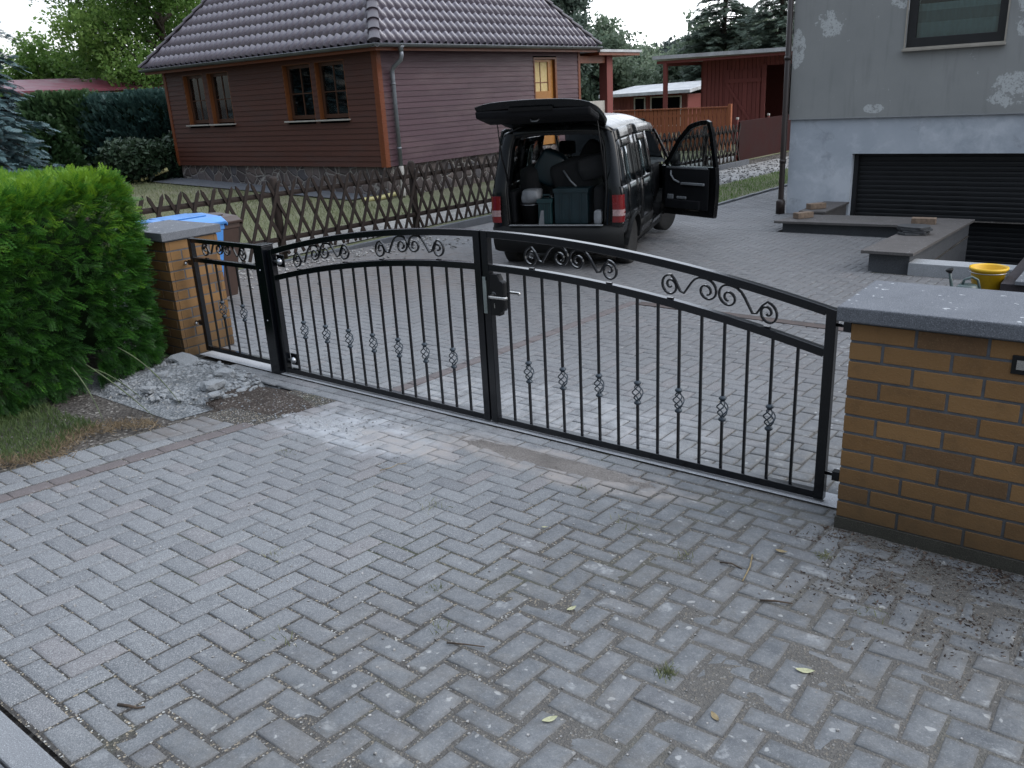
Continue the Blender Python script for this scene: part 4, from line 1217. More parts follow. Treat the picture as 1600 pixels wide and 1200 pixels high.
c0 = Vector((-15.2, EY0 + 1.42, EZ + 1.42 * PITCH + .12)); uu = Vector((0, CP, PITCH * CP)); nn = Vector((0, -PITCH * CP, CP))
Rm = Matrix(((1, 0, 0), (0, uu.y, nn.y), (0, uu.z, nn.z)))
sk.box(-.55, .55, -.1, 1.1, -.05, .05, rot=Rm, at=c0); sky_o = sk.build('skylight', M['frameblack'], wh)
sk = MB(); sk.box(-.47, .47, -.02, 1.02, .051, .056, rot=Rm, at=c0); sk.build('pane', M['houseglass'], sky_o)
# soffit, fascia, gutters, downpipe
mb = MB(); mb.box(EX0 + .03, EX1 - .03, EY0 + .03, EY0 + .055, EZ - .15, EZ - .035); mb.box(EX1 - .055, EX1 - .03, EY0 + .056, EY1 - .03, EZ - .15, EZ - .035); mb.build('fascia', M['trim'], wh)
mb = MB(); mb.box(EX0 + .03, EX1 - .056, EY0 + .056, HY0 - .001, EZ - .12, EZ - .10); mb.box(HX1 + .035, EX1 - .056, HY0, EY1 - .03, EZ - .12, EZ - .10); mb.build('soffit', M['trim'], wh)
def gutter(p, q, parent=wh):
    mb = MB(); p = Vector(p); q = Vector(q)
    prof = [(.068 * math.cos(a), .068 * math.sin(a)) for a in [PI + PI * i / 9 for i in range(10)]] + [(.078, .012), (.066, .012)] 
    inner = [(.060 * math.cos(a), .060 * math.sin(a)) for a in [2 * PI - PI * i / 9 for i in range(10)]]
    mb.sweep([p, q], prof[:10] + inner, up=(0, 0, 1), smooth=False)
    mb.tube([p + Vector((0, 0, .0)) + (Vector((0, -.068, 0)) if abs((q - p).x) > 1 else Vector((.068, 0, 0))), q + (Vector((0, -.068, 0)) if abs((q - p).x) > 1 else Vector((.068, 0, 0)))], .009, 6)
    return mb.build('gutter', M['zinc'], parent)
gutter((EX0 - .02, EY0 - .055, EZ - .02), (EX1 + .12, EY0 - .055, EZ - .02)); gutter((EX1 + .055, EY0 - .12, EZ - .02), (EX1 + .055, EY1 + .05, EZ - .02))
mb = MB(); yy = 10.56; x1 = HX1 + .09
mb.lathe([(.05, -.12), (.055, -.04), (.085, .0)], (EX1 + .05, yy, EZ - .06), 12)
mb.tube([(EX1 + .05, yy, EZ - .15), (EX1 + .05, yy, EZ - .26), (EX1 + .02, yy, EZ - .34), (x1 + .05, yy, EZ - .48), (x1, yy, EZ - .56), (x1, yy, EZ - .66), (x1, yy, .48)], .048, 12)
for z in (.9, 2.3): mb.lathe([(.054, -.02), (.054, .02)], (x1, yy, z), 12)
mb.build('downpipe', M['zincpipe'], wh)
mb = MB(); mb.tube([(x1, yy, .50), (x1, yy, .30), (x1 + .02, yy - .02, -.02), (x1 + .1, yy - .1, -.18)], .056, 12); mb.build('standpipe', M['sill'], wh)
# porch at the far side
mb = MB(); mb.box(-14.5, -10.95, 18.86, 21.25, 2.90, 2.985); mb.build('porch_roof', M['trim'], wh)
mb = MB(); mb.box(-14.52, -10.90, 18.84, 21.32, 2.987, 3.06); mb.build('porch_fascia', M['greyroof'], wh)
mb = MB(); mb.box(-11.5, -11.22, 19.72, 20.06, -.35, 2.898); mb.build('porch_post', M['barnred'], wh, bevel=.008)
mb = MB(); mb.box(-11.46, -11.28, 18.34, 19.71, 2.70, 2.897); mb.build('porch_beam', M['trim'], wh)
mb = MB(); mb.box(-11.44, -11.30, 18.32, 19.70, -.35, 1.62); mb.build('porch_parapet', M['sill'], wh)
pv = MB(); pv.add([(-21, HY0 - .9, h1(-21, 9.3) + .02), (HX1 - .5, HY0 - .75, h1(-11.8, 9.3) + .02), (HX1 - .5, HY0 + .06, h1(-11.8, 10) + .03), (-21, HY0 + .06, h1(-21, 10) + .03)], [(0, 1, 2, 3)])
pv.build('splash_strip', M['edging'], fix=False)['kind'] = 'structure'
# yellow flexible drain pipes lying in the garden
def drainpipe(pts, lb):
    mb = MB(); P = []; n = 60
    pts = [Vector(p) for p in pts]
    for i in range(n + 1):
        t = i / n * (len(pts) - 1); k = min(int(t), len(pts) - 2); P.append(pts[k].lerp(pts[k + 1], t - k))
    mb.tube(P, [.052 + .006 * (i % 2) for i in range(n + 1)], 10)
    o = mb.build('drain_pipe', M['pipeyellow']); tag(o, lb, 'pipe')
drainpipe([(-20.6, 8.65, h1(-20.6, 8.65) + .07), (-20.05, 9.1, h1(-20, 9.1) + .1), (-19.75, 9.75, h1(-19.7, 9.7) + .33)], 'yellow flexible pipe sloping down at the left corner of the wooden house')
drainpipe([(-11.2, 10.35, -.10), (-11.3, 9.9, -.15), (-11.5, 9.5, -.16)], 'yellow pipe on the ground below the zinc downpipe, behind the lattice fence')

def ring(mb, x0, x1, z0, z1, l, r, b, t, y0, y1):
    o = [(x0, z0), (x1, z0), (x1, z1), (x0, z1)]; i = [(x0 + l, z0 + b), (x1 - r, z0 + b), (x1 - r, z1 - t), (x0 + l, z1 - t)]
    vs = [(x, y0, z) for x, z in o + i] + [(x, y1, z) for x, z in o + i]; fs = []
    for k in range(4):
        n = (k + 1) % 4
        fs += [(k, n, 4 + n, 4 + k), (8 + k, 12 + k, 12 + n, 8 + n), (k, 8 + k, 8 + n, n), (4 + k, 4 + n, 12 + n, 12 + k)]
    return mb.add(vs, fs)
# ------------------------------------------------------------------ grey plaster house
GX, GY = -2.19, 10.764
ph = thing('plaster_house', 'grey rendered house with flaking paint above a dark roller shutter', 'house', (0, 0, 0))
DX0, DX1, DZ = -1.13, 4.6, .733
X1 = 7.5
SZ = 1.285
mb = MB()
mb.box(GX + .02, DX0, GY, GY + .35, -1.6, SZ); mb.box(DX0, DX1, GY, GY + .35, DZ, SZ); mb.box(DX1, X1, GY, GY + .35, -1.6, SZ); mb.box(GX + .02, GX + .35, GY + .35, GY + 9, -1.6, SZ)
mb.build('base_wall', M['plasterlow'], ph)
wx0, wx1, wz0, wz1 = -.47, .845, 2.28, 3.75
mb = MB(); Y0 = GY - .035
mb.box(GX, wx0, Y0, Y0 + .3, SZ + .012, 6.6); mb.box(wx1, X1, Y0, Y0 + .3, SZ + .012, 6.6); mb.box(wx0, wx1, Y0, Y0 + .3, SZ + .012, wz0); mb.box(wx0, wx1, Y0, Y0 + .3, wz1, 6.6); mb.box(GX, GX + .3, Y0 + .3, GY + 9, SZ + .012, 6.6)
mb.build('upper_wall', M['plaster'], ph)
mb = MB(); mb.box(GX - .003, X1, Y0 - .006, Y0 + .02, SZ, SZ + .011); mb.build('drip_strip', M['slablight'], ph)
mb = MB(); mb.add([(GX - .4, Y0 - .5, 6.6), (X1, Y0 - .5, 6.6), (X1, GY + 9.4, 6.6), (GX - .4, GY + 9.4, 6.6), (GX - .4, GY + 4.5, 9.6), (X1, GY + 4.5, 9.6)], [(0, 1, 5, 4), (1, 2, 5), (2, 3, 4, 5), (3, 0, 4), (3, 2, 1, 0)]); mb.build('roof', M['redpaver'], ph)
# shutter slats
mb = MB(); sl = []; z = -1.5; ys0 = GY + .20
while z < DZ - .01:
    for dz_, dy in ((0, 0), (.008, -.005), (.045, -.007), (.068, -.004), (.073, 0)): sl.append((ys0 + dy, z + dz_))
    z += .075
vs = [(DX0 - .02, y, zz) for y, zz in sl] + [(DX1 + .02, y, zz) for y, zz in sl]; n = len(sl)
mb.add(vs, [(j, n + j, n + j + 1, j + 1) for j in range(n - 1)]); mb.build('roller_shutter', M['shutter'], ph)
mb = MB(); mb.box(DX0 + .001, DX0 + .07, GY + .12, GY + .19, -1.5, DZ - .001); mb.build('shutter_rail', M['frameblack'], ph)
# window with beige surround and net curtain
mb = MB(); b_ = .022
ring(mb, wx0 - b_, wx1 + b_, wz0 - b_, wz1 + b_, b_ - .001, b_ - .001, b_ - .001, b_ - .001, Y0 - .012, Y0 - .001)
wd = mb.build('window', M['beige'], ph)
mb = MB(); mb.box(wx0 - .03, wx1 + .03, Y0 - .075, Y0 - .001, wz0 - .055, wz0 - .02); mb.build('sill', M['beige'], wd, bevel=.004)
mb = MB(); y0, y1 = Y0 + .05, Y0 + .12
ring(mb, wx0, wx1, wz0, wz1, .12, .11, .13, .12, y0, y1)
mb.build('frame', M['frameblack'], wd, bevel=.004)
mb = MB(); mb.box(wx0 + .1, wx1 - .09, y0 + .03, y0 + .036, wz0 + .11, wz1 - .1); mb.build('pane', M['houseglass'], wd)
def net(z0, z1, m, y, nm, k):
    mb = MB(); n = 90
    top = [(wx0 + .1 + (wx1 - wx0 - .19) * i / n, y + .012 * math.sin(i * k)) for i in range(n + 1)]
    mb.add([(x, yy, z0) for x, yy in top] + [(x, yy, z1) for x, yy in top], [(i, i + 1, n + 2 + i, n + 1 + i) for i in range(n)], True); mb.build(nm, m, wd)
net(wz0 + .1, wz0 + .34, M['curtain'], y1 + .05, 'net_curtain', 1.1); net(wz0 + .34, wz0 + .50, M['lace'], y1 + .052, 'lace_band', 1.1); net(wz0 + .50, wz0 + .60, M['curtain'], y1 + .05, 'net_curtain', 1.1); net(wz0 + .66, wz1 - .1, M['curtain'], y1 + .055, 'net_curtain', 1.1)
mb = MB(); mb.box(wx0 + .02, wx1 - .02, Y0 + .55, Y0 + .56, wz0, wz1); mb.build('room', M['dark'], wd)
# brown downpipe at the corner
mb = MB(); px, py = GX - .045, GY - .10
mb.tube([(px, py, 6.5), (px, py, -.05), (px, py, -.26)], .047, 14)
for z in (.62, 2.25, 4.2): mb.lathe([(.054, -.03), (.056, 0), (.054, .03)], (px, py, z), 14)
mb.lathe([(.075, -.12), (.075, .10), (.055, .14)], (px, py, -.15), 14)
mb.build('downpipe', M['brownpipe'], ph)

# ------------------------------------------------------------------ coping walls round the shutter well
cw = thing('well_wall', 'L-shaped low wall with slate coping around the shutter well', 'low wall', (0, 0, 0))
ZA, ZB, ZC = -.075, -.03, .055
mb = MB()
mb.prism([(-1.50, 8.82), (.47, 8.82), (.47, 6.24), (.90, 6.24), (.90, 9.52), (-1.50, 9.52)], -1.5, -.12 + 0)
mb.v = [(x, y, (z if z < -1 else (-.028 if False else (ZA if y > 8 else ZC) - .036))) for x, y, z in mb.v]
mb.build('wall', m_slab('grey_render', (.055, .058, .064), (.095, .10, .108), 0), cw)
def top(poly, th=.035):
    mb = MB(); k = len(poly)
    vs = [(x, y, z - th) for x, y, z in poly] + poly
    mb.add(vs, [tuple(range(k))[::-1], tuple(range(k, 2 * k))] + [(j, (j + 1) % k, k + (j + 1) % k, k + j) for j in range(k)])
    return mb.build('coping', M['slabdark'], cw, bevel=.004)
top([(-1.60, 8.72, ZA), (.395, 8.72, ZB - .02), (.395, 9.56, ZB - .03), (-1.48, 9.56, ZA - .008)])
top([(.40, 6.14, ZC), (.955, 6.14, ZC), (.955, 9.56, ZB - .03), (.40, 9.56, ZB - .03)])
mb = MB(); mb.box(-1.50, -1.16, 9.60, GY - .002, -1.5, -.07); mb.build('side_wall', M['slabdark'], cw)
mb = MB(); mb.prism([(-1.53, 9.565), (-1.12, 9.565), (-1.12, GY - .004), (-1.53, GY - .004)], -.066, -.036); mb.build('coping', M['slabdark'], cw)
mb = MB(); mb.box(.905, 2.2, 6.18, 6.46, -1.5, -.06, bev=.006); mb.build('threshold', M['slablight'], cw)
fl = MB(); fl.add([(.90, 6.45, -1.35), (2.0, 6.45, -1.35), (2.0, GY + .2, -1.35), (.90, GY + .2, -1.35)], [(0, 1, 2, 3)]); fl.add([(-1.17, 9.5, -1.36), (.92, 9.5, -1.36), (.92, GY + .2, -1.36), (-1.17, GY + .2, -1.36)], [(0, 1, 2, 3)])
fl.build('well_floor', M['edging'], fix=False)['kind'] = 'structure'
pl = thing('planter_wall', 'dark-sided retaining wall with pale slab top and small weeds at right edge', 'low wall', (0, 0, 0))
mb = MB(); mb.box(1.985, 3.2, 4.92, 10.7, -1.5, .06); mb.build('wall', m_slab('tarred_wall', (.018, .015, .017), (.034, .030, .034), 0), pl)
mb = MB(); mb.box(2.10, 3.2, 4.88, 10.7, .065, .10, bev=.005); mb.build('slab_top', M['slab'], pl)
# loose bricks and slates left on the coping
def brick_obj(x, y, z, rz, lb, s=1.0):
    mb = MB(); mb.box(-.12 * s, .12 * s, -.057 * s, .057 * s, 0, .072 * s, bev=.004); mb.box(-.118 * s, .118 * s, -.0575 * s, .0575 * s, .020, .024)
    o = mb.build('loose_brick', M['brickbeige']); o.location = (x, y, z); o.rotation_euler = (0, 0, rz)
    tag(o, lb, 'brick', 'loose sandy bricks on the low wall')
brick_obj(-1.30, 9.12, ZA + .004, 1.0, 'sandy loose brick nearest the downpipe on the front coping', 1.15)
brick_obj(-1.36, 9.86, -.032, .9, 'brown loose brick on the small side coping by the house wall', 1.15)
brick_obj(.46, 8.80, ZB - .014, .12, 'sandy loose brick on the corner of the L-shaped coping', 1.25)
st = thing('slate_stack', 'small stack of dark slates on the coping in front of the loose brick', 'slates', (.58, 7.72, .013))
for i in range(4):
    mb = MB(); r = random.Random(i); k = 9
    poly = [(.19 * math.cos(2 * PI * j / k + .3) * r.uniform(.75, 1.05), .24 * math.sin(2 * PI * j / k + .3) * r.uniform(.75, 1.05)) for j in range(k)]
    mb.prism(poly, i * .024, i * .024 + .021); o = mb.build('slate', M['slate'], st); o.rotation_euler = (0, 0, i * .5)
# yellow bucket and watering can
bk = thing('bucket', 'yellow plastic builder bucket behind the right brick pier', 'bucket', (1.835, 5.2, h1(1.83, 5.2)))
mb = MB(); mb.lathe([(0, .01), (.105, .0), (.112, .01), (.150, .285), (.166, .29), (.168, .312), (.156, .315), (.146, .30), (.108, .02), (0, .018)], (0, 0, 0), 32); mb.build('body', M['yellow'], bk)
mb = MB(); mb.tube([(.163 * math.cos(a), .163 * math.sin(a) * .97, .268 - .10 * math.sin((a - .2) / (PI) * PI) * .0 - .0) for a in [PI + PI * i / 14 for i in range(15)]], .004, 6); mb.build('handle', M['knobzinc'], bk)
wc = thing('watering_can', 'green-grey plastic watering can with long spout beside the yellow bucket', 'watering can', (1.715, 4.93, h1(1.7, 4.93)), math.radians(28))
mb = MB(); mb.lathe([(0, 0), (.085, 0), (.09, .01), (.082, .15), (.070, .175), (.055, .18)], (0, 0, 0), 20, sx=1.15); mb.build('tank', M['canplastic'], wc)
mb = MB(); mb.tube([(-.085, 0, .04), (-.12, 0, .10), (-.15, 0, .22), (-.165, 0, .30)], [.022, .018, .013, .012], 10); mb.build('spout', M['canplastic'], wc)
mb = MB(); mb.lathe([(.010, -.03), (.034, .0), (.034, .012), (0, .018)], (0, 0, 0), 14); o = mb.build('rose', M['darkplastic'], wc); o.location = (-.168, 0, .315); o.rotation_euler = (0, -.35, 0)
mb = MB(); mb.tube([(-.045, 0, .175), (-.03, 0, .225), (.03, 0, .25), (.085, 0, .22), (.108, 0, .15), (.10, 0, .06)], .012, 10); mb.build('handle', M['canplastic'], wc)
# ------------------------------------------------------------------ black van with open tailgate and front doors
VL = (-2.792, 4.701, -.195); VR = math.radians(18.44)
van = thing('delivery_van', 'black compact van with raised tailgate and open front doors on the drive', 'van', VL, VR)
def hw(z, y=1.5):
    """half width of the body at height z, pinched towards nose and tail"""
    w_ = np.interp(z, [.2, .30, .50, .72, .98, 1.02, 1.25, 1.50, 1.64, 1.72, 1.78, 1.81], [.78, .805, .838, .852, .842, .832, .792, .742, .706, .660, .52, .0])
    if y > 3.1: w_ = w_ - .16 * ((y - 3.1) / 1.0) ** 2.2
    if y < .35: w_ = w_ - .035 * ((.35 - y) / .35) ** 1.5
    return float(w_)
RZ = lambda y: float(np.interp(y, [.1, .3, 1.2, 2.2, 2.75], [-.045, .0, .012, .0, -.06]))
def side(s, quads, name, m, parent=van, off=0.0, nz=5, ny=4):
    """patches on the body side: each quad (y00,z0, y01,z1 ...) = 4 corners (y,z) ccw"""
    mb = MB()
    for q in quads:
        (ya, za), (yb, zb), (yc, zc), (yd, zd) = q
        vs = []
        for j in range(nz + 1):
            v = j / nz
            for i in range(ny + 1):
                u = i / ny
                y = (1 - v) * ((1 - u) * ya + u * yb) + v * ((1 - u) * yd + u * yc); z = (1 - v) * ((1 - u) * za + u * zb) + v * ((1 - u) * zd + u * zc)
                vs.append((s * (hw(z, y) + off), y, z + (RZ(y) if z > 1.5 else RZ(y) * max(0, (z - 1.0) / .5))))
        fs = [(j * (ny + 1) + i, j * (ny + 1) + i + 1, (j + 1) * (ny + 1) + i + 1, (j + 1) * (ny + 1) + i) for j in range(nz) for i in range(ny)]
        if s < 0: fs = [f[::-1] for f in fs]
        mb.add(vs, fs, True)
    o = mb.build(name, m, parent, fix=False)
    sd_ = o.modifiers.new('thick', 'SOLIDIFY'); sd_.thickness = .03; sd_.offset = -1
    return o
def Q(y0, y1, z0, z1): return [(y0, z0), (y1, z0), (y1, z1), (y0, z1)]
GZ0, GZ1 = 1.03, 1.52
for s in (1, -1):
    qs = [Q(.08, .36, .62, 1.03), Q(.36, .95, .62, 1.03), Q(.08, .34, .46, .62), Q(.97, 1.12, .28, .62), Q(.95, 1.12, .62, 1.03),
          [(.10, 1.03), (.27, 1.03), (.33, 1.55), (.22, 1.55)], [(.84, 1.03), (1.12, 1.03), (1.12, 1.55), (.88, 1.55)], [(.33, 1.46), (.88, 1.46), (.88, 1.55), (.33, 1.55)],
          [(.22, 1.55), (1.12, 1.55), (1.12, 1.68), (.25, 1.68)],
          # B pillar, roof rail above the front door, screen pillar, wing
          [(1.88, .28), (1.98, .28), (1.98, 1.56), (1.88, 1.56)], [(1.12, 1.56), (2.72, 1.56), (2.62, 1.68), (1.12, 1.68)],
          [(2.62, 1.60), (2.74, 1.56), (3.48, 1.02), (3.36, 1.02)], [(2.98, .28), (3.03, .28), (3.06, 1.02), (2.96, 1.02)], [(3.03, .64), (3.72, .64), (3.66, .98), (3.06, 1.02)], [(3.68, .36), (4.02, .40), (4.0, .80), (3.70, .97)],
          Q(1.98, 2.98, .26, .34)]
    side(s, qs, 'side_panel', M['carpaint'])
    # sliding door
    dq = [Q(1.13, 1.87, .30, 1.03), [(1.13, 1.03), (1.21, 1.03), (1.21, 1.55), (1.13, 1.55)], [(1.79, 1.03), (1.87, 1.03), (1.87, 1.55), (1.79, 1.55)], [(1.21, 1.48), (1.79, 1.48), (1.79, 1.55), (1.21, 1.55)]]
    d = side(s, dq, 'sliding_door', M['carpaint'], off=.012)
    side(s, [Q(1.19, 1.81, 1.02, 1.50)], 'window', M['carglass'], d, off=.0, nz=3, ny=2)
    side(s, [[(.26, 1.02), (.86, 1.02), (.89, 1.48), (.32, 1.48)]], 'quarter_window', M['carglass'], off=-.004, nz=3, ny=2)
    side(s, [Q(1.135, 1.865, 1.005, 1.028)], 'waist_trim', M['bumper'], d, off=.02, nz=1, ny=2)
    side(s, [Q(.36, 1.87, .40, .50)] if s < 0 else [Q(1.0, 1.87, .40, .50)], 'rub_strip', M['bumper'], off=.028, nz=1, ny=3)
    mb = MB(); mb.box(-.02, .02, -.08, .08, -.018, .018, bev=.008); h = mb.build('handle', M['darkplastic'], d); h.location = (s * (hw(.93) + .03), 1.24, .93)
    side(s, [Q(1.0, 2.96, .20, .285)], 'sill_panel', M['bumper'], off=.0, nz=1, ny=2)
    # wheels and arches
    for y in (.66, 3.35):
        mb = MB(); seg = 36
        mb.lathe([(.20, -.075), (.285, -.088), (.305, -.07), (.308, 0), (.305, .07), (.285, .088), (.20, .075)], (0, 0, 0), seg)
        wz = bpy.data.objects.new('wheel', None); link(wz, van); wz.location = (s * .735, y, .307); wz.rotation_euler = (0, PI / 2, (-.30 if y > 3 else 0))
        bpy.data.objects.remove(wz)
        o = mb.build('wheel', M['rubber'], van); o.location = (s * (.745 if y > 3 else .735), y, .307); o.rotation_euler = (0, PI / 2, -.32 if y > 3 else 0)
        mb = MB(); mb.lathe([(0, .055), (.08, .06), (.19, .045), (.205, .06), (.21, .03), (0, .02)] if True else [], (0, 0, 0), 24)
        for k in range(6):
            a = k * PI / 3; mb.bar((.05 * math.cos(a), .05 * math.sin(a), .066), (.19 * math.cos(a), .19 * math.sin(a), .056), .03, .012)
        r_ = mb.build('hubcap', M['hub'], o)
        if s < 0: r_.rotation_euler = (PI, 0, 0)
        # dark arch liner
        mb = MB(); P = []
        for i in range(13): 
            a = PI * i / 12; P.append((y + .36 * math.cos(a), .30 + .345 * math.sin(a)))
        k = len(P)
        vs = [(s * (hw(.55, y) - .012), p, q) for p, q in P] + [(s * .50, p, q) for p, q in P]
        mb.add(vs, [(j, j + 1, k + j + 1, k + j) for j in range(k - 1)]); mb.build('arch_liner', M['darkplastic'], van, fix=False)
        mb = MB(); mb.sweep([(s * (hw(q, y) + .004), p, q) for p, q in P], [(-.018, -.03), (.018, -.03), (.018, .03), (-.018, .03)], up=(1, 0, 0)); mb.build('arch_trim', M['bumper'], van)
# roof, bonnet, screen, nose
mb = MB(); ys_r = np.linspace(.22, 2.72, 20); k = 17; vs = []
for y in ys_r:
    for j in range(k):
        t = -1 + 2 * j / (k - 1); wv = .672 * (1 - .0 * y); x = wv * t
        vs.append((x, y, 1.665 + RZ(y) + .145 * (1 - abs(t) ** 3.2) - (.02 if y > 2.6 else 0)))
mb.add(vs, [(i * k + j, i * k + j + 1, (i + 1) * k + j + 1, (i + 1) * k + j) for i in range(len(ys_r) - 1) for j in range(k - 1)], True)
o = mb.build('roof', M['carpaint'], van, fix=False); sdm = o.modifiers.new('thick', 'SOLIDIFY'); sdm.thickness = .025; sdm.offset = -1
mb = MB(); mb.add([(x * .94, y, z - .035) for x, y, z in vs], [(i * k + j + 1, i * k + j, (i + 1) * k + j, (i + 1) * k + j + 1) for i in range(len(ys_r) - 1) for j in range(k - 1)], True); mb.build('headliner', M['headliner'], van, fix=False)
mb = MB(); g = []
for y, z, wd_ in ((3.40, 1.03, .80), (3.62, .985, .775), (3.85, .91, .73), (3.98, .82, .68), (4.08, .66, .66), (4.11, .48, .68), (4.08, .30, .68), (3.9, .24, .70)):
    for j in range(9):
        t = -1 + j / 4; g.append((wd_ * t, y - .06 * t * t, z - (.035 * abs(t) ** 3 if z > .7 else 0)))
mb.add(g, [(i * 9 + j, i * 9 + j + 1, (i + 1) * 9 + j + 1, (i + 1) * 9 + j) for i in range(7) for j in range(8)], True); o = mb.build('bonnet', M['carpaint'], van, fix=False)
mb = MB(); g = []
for u in range(7):
    v = u / 6; y = 2.66 + .78 * v; z = 1.70 - .67 * v
    for j in range(9):
        t = -1 + j / 4; g.append(((.60 + .17 * v) * t, y - .09 * t * t + .05, z))
mb.add(g, [(i * 9 + j, i * 9 + j + 1, (i + 1) * 9 + j + 1, (i + 1) * 9 + j) for i in range(6) for j in range(8)], True); mb.build('windscreen', M['carglass'], van, fix=False)
# rear frame: D pillars, header, sill, bumper
for s in (1, -1):
    mb = MB()
    prof = []
    for z in np.linspace(.56, 1.66, 16):
        yb = float(np.interp(z, [.56, 1.0, 1.66], [.055, .075, .215])); xo = hw(z, .1) - .004; xi = float(np.interp(z, [.56, .62, 1.0, 1.5, 1.66], [.60, .605, .625, .575, .50]))
        prof.append((xi, xo, yb, z))
    vs = []
    for xi, xo, yb, z in prof: vs += [(s * xi, yb + .16, z), (s * xi, yb + .02, z), (s * (xi + .03), yb, z), (s * (xo - .03), yb + .002, z), (s * xo, yb + .035, z)]
    mb.add(vs, [(i * 5 + j, i * 5 + j + 1, i * 5 + 6 + j, i * 5 + 5 + j) for i in range(15) for j in range(4)], True); mb.build('rear_pillar', M['carpaint'], van, fix=False)
    mb = MB(); mb.tube([(s * (float(np.interp(z, [.56, .62, 1.0, 1.5, 1.64], [.60, .605, .625, .575, .52]))), float(np.interp(z, [.56, 1.0, 1.66], [.07, .09, .23])), z) for z in np.linspace(.58, 1.64, 14)], .012, 6); mb.build('seal', M['darkplastic'], van)
    # tail lamp: red top and bottom, clear middle
    lo = bpy.data.objects
    def lamp(z0, z1, m, nm, par, e=0.0):
        mb = MB(); v = []
        for z in np.linspace(z0, z1, 4):
            xo = hw(z, .1) + .012; yb = .058
            v += [(s * (xo - .135), yb - .012 - e, z), (s * (xo - .06), yb - .022 - e, z), (s * (xo - .012), yb - .006 - e, z), (s * xo, yb + .06, z), (s * (xo - .01), yb + .13, z)]
        mb.add(v, [(i * 5 + j, i * 5 + j + 1, i * 5 + 6 + j, i * 5 + 5 + j) for i in range(3) for j in range(4)], True)
        mb.add([v[0], v[1], v[2], v[3], v[4]], [(0, 1, 2, 3, 4)]); mb.add(v[15:20], [(4, 3, 2, 1, 0)])
        return mb.build(nm, m, par, fix=False)
    L = lamp(.615, .935, M['red'], 'tail_lamp', van)
    lamp(.69, .765, M['lampclear'], 'clear_lens', L, .003)
    mb = MB(); mb.tube([(s * .60, .14, 1.04), (s * .615, -.06, 1.40), (s * .60, -.20, 1.80)], [.011, .011, .006], 8); mb.build('gas_strut', M['darkplastic'], van)
mb = MB(); v = []
for x in np.linspace(-.56, .56, 9):
    for y, z in ((.20, 1.63), (.18, 1.665), (.215, 1.74), (.26, 1.775)): v.append((x, y + .03 * (x / .56) ** 2, z - .03 * (x / .56) ** 4))
mb.add(v, [(i * 4 + j, i * 4 + j + 1, i * 4 + 5 + j, i * 4 + 4 + j) for i in range(8) for j in range(3)], True); mb.build('roof_header', M['carpaint'], van, fix=False)
mb = MB(); v = []; N = 21
for i in range(N):
    t = -1 + 2 * i / (N - 1); x = .835 * t; bow = .10 * abs(t) ** 5
    for y, z in ((.16, .575), (.02, .575), (-.018, .545), (-.030, .47), (-.022, .36), (.02, .27), (.12, .23)): v.append((x, y + bow, z))
mb.add(v, [(i * 7 + j, i * 7 + j + 1, i * 7 + 8 + j, i * 7 + 7 + j) for i in range(N - 1) for j in range(6)], True); mb.build('rear_bumper', M['bumper'], van, fix=False)
mb = MB(); mb.box(-.59, .59, -.01, .05, .580, .592, bev=.004); mb.build('load_edge', M['trimlight'], van)
mb = MB(); mb.box(-.26, .26, -.036, -.030, .36, .47); mb.build('plate_recess', M['darkplastic'], van)
# underbody and cabin
mb = MB(); mb.box(-.70, .70, .15, 3.9, .22, .30); mb.box(-.62, .62, .12, 1.95, .53, .575); mb.build('floor', M['darkplastic'], van)
for s in (1, -1):
    mb = MB(); mb.box(s * .62 - .06, s * .62 + .06, .2, 1.0, .575, .98, bev=.03); mb.build('wheel_box', M['trimdark'], van)
    mb = MB(); mb.box(s * .36 - .24, s * .36 + .24, 1.95, 2.45, .55, .72, bev=.04); mb.box(s * .36 - .23, s * .36 + .23, 1.90, 2.03, .70, 1.26, bev=.05); se = mb.build('seat', M['fabric'], van)
    mb = MB(); mb.box(s * .36 - .12, s * .36 + .12, 1.90, 1.99, 1.29, 1.47, bev=.04); mb.tube([(s * .36 - .05, 1.95, 1.2), (s * .36 - .05, 1.95, 1.32)], .008, 6); mb.tube([(s * .36 + .05, 1.95, 1.2), (s * .36 + .05, 1.95, 1.32)], .008, 6); mb.build('headrest', M['fabric'], se)
mb = MB(); mb.box(-.70, .70, 2.75, 3.35, .55, 1.06, bev=.06); mb.build('dashboard', M['trimdark'], van)
mb = MB(); mb.tube([(-.36 + .18 * math.cos(a), 2.66 + .06 * math.sin(a), 1.02 + .17 * math.sin(a)) for a in [2 * PI * i / 24 for i in range(25)]], .016, 8); mb.build('steering_wheel', M['darkplastic'], van)
mb = MB(); mb.box(-.11, .11, 2.58, 2.61, 1.56, 1.63, bev=.01); mb.build('rear_mirror', M['darkplastic'], van)
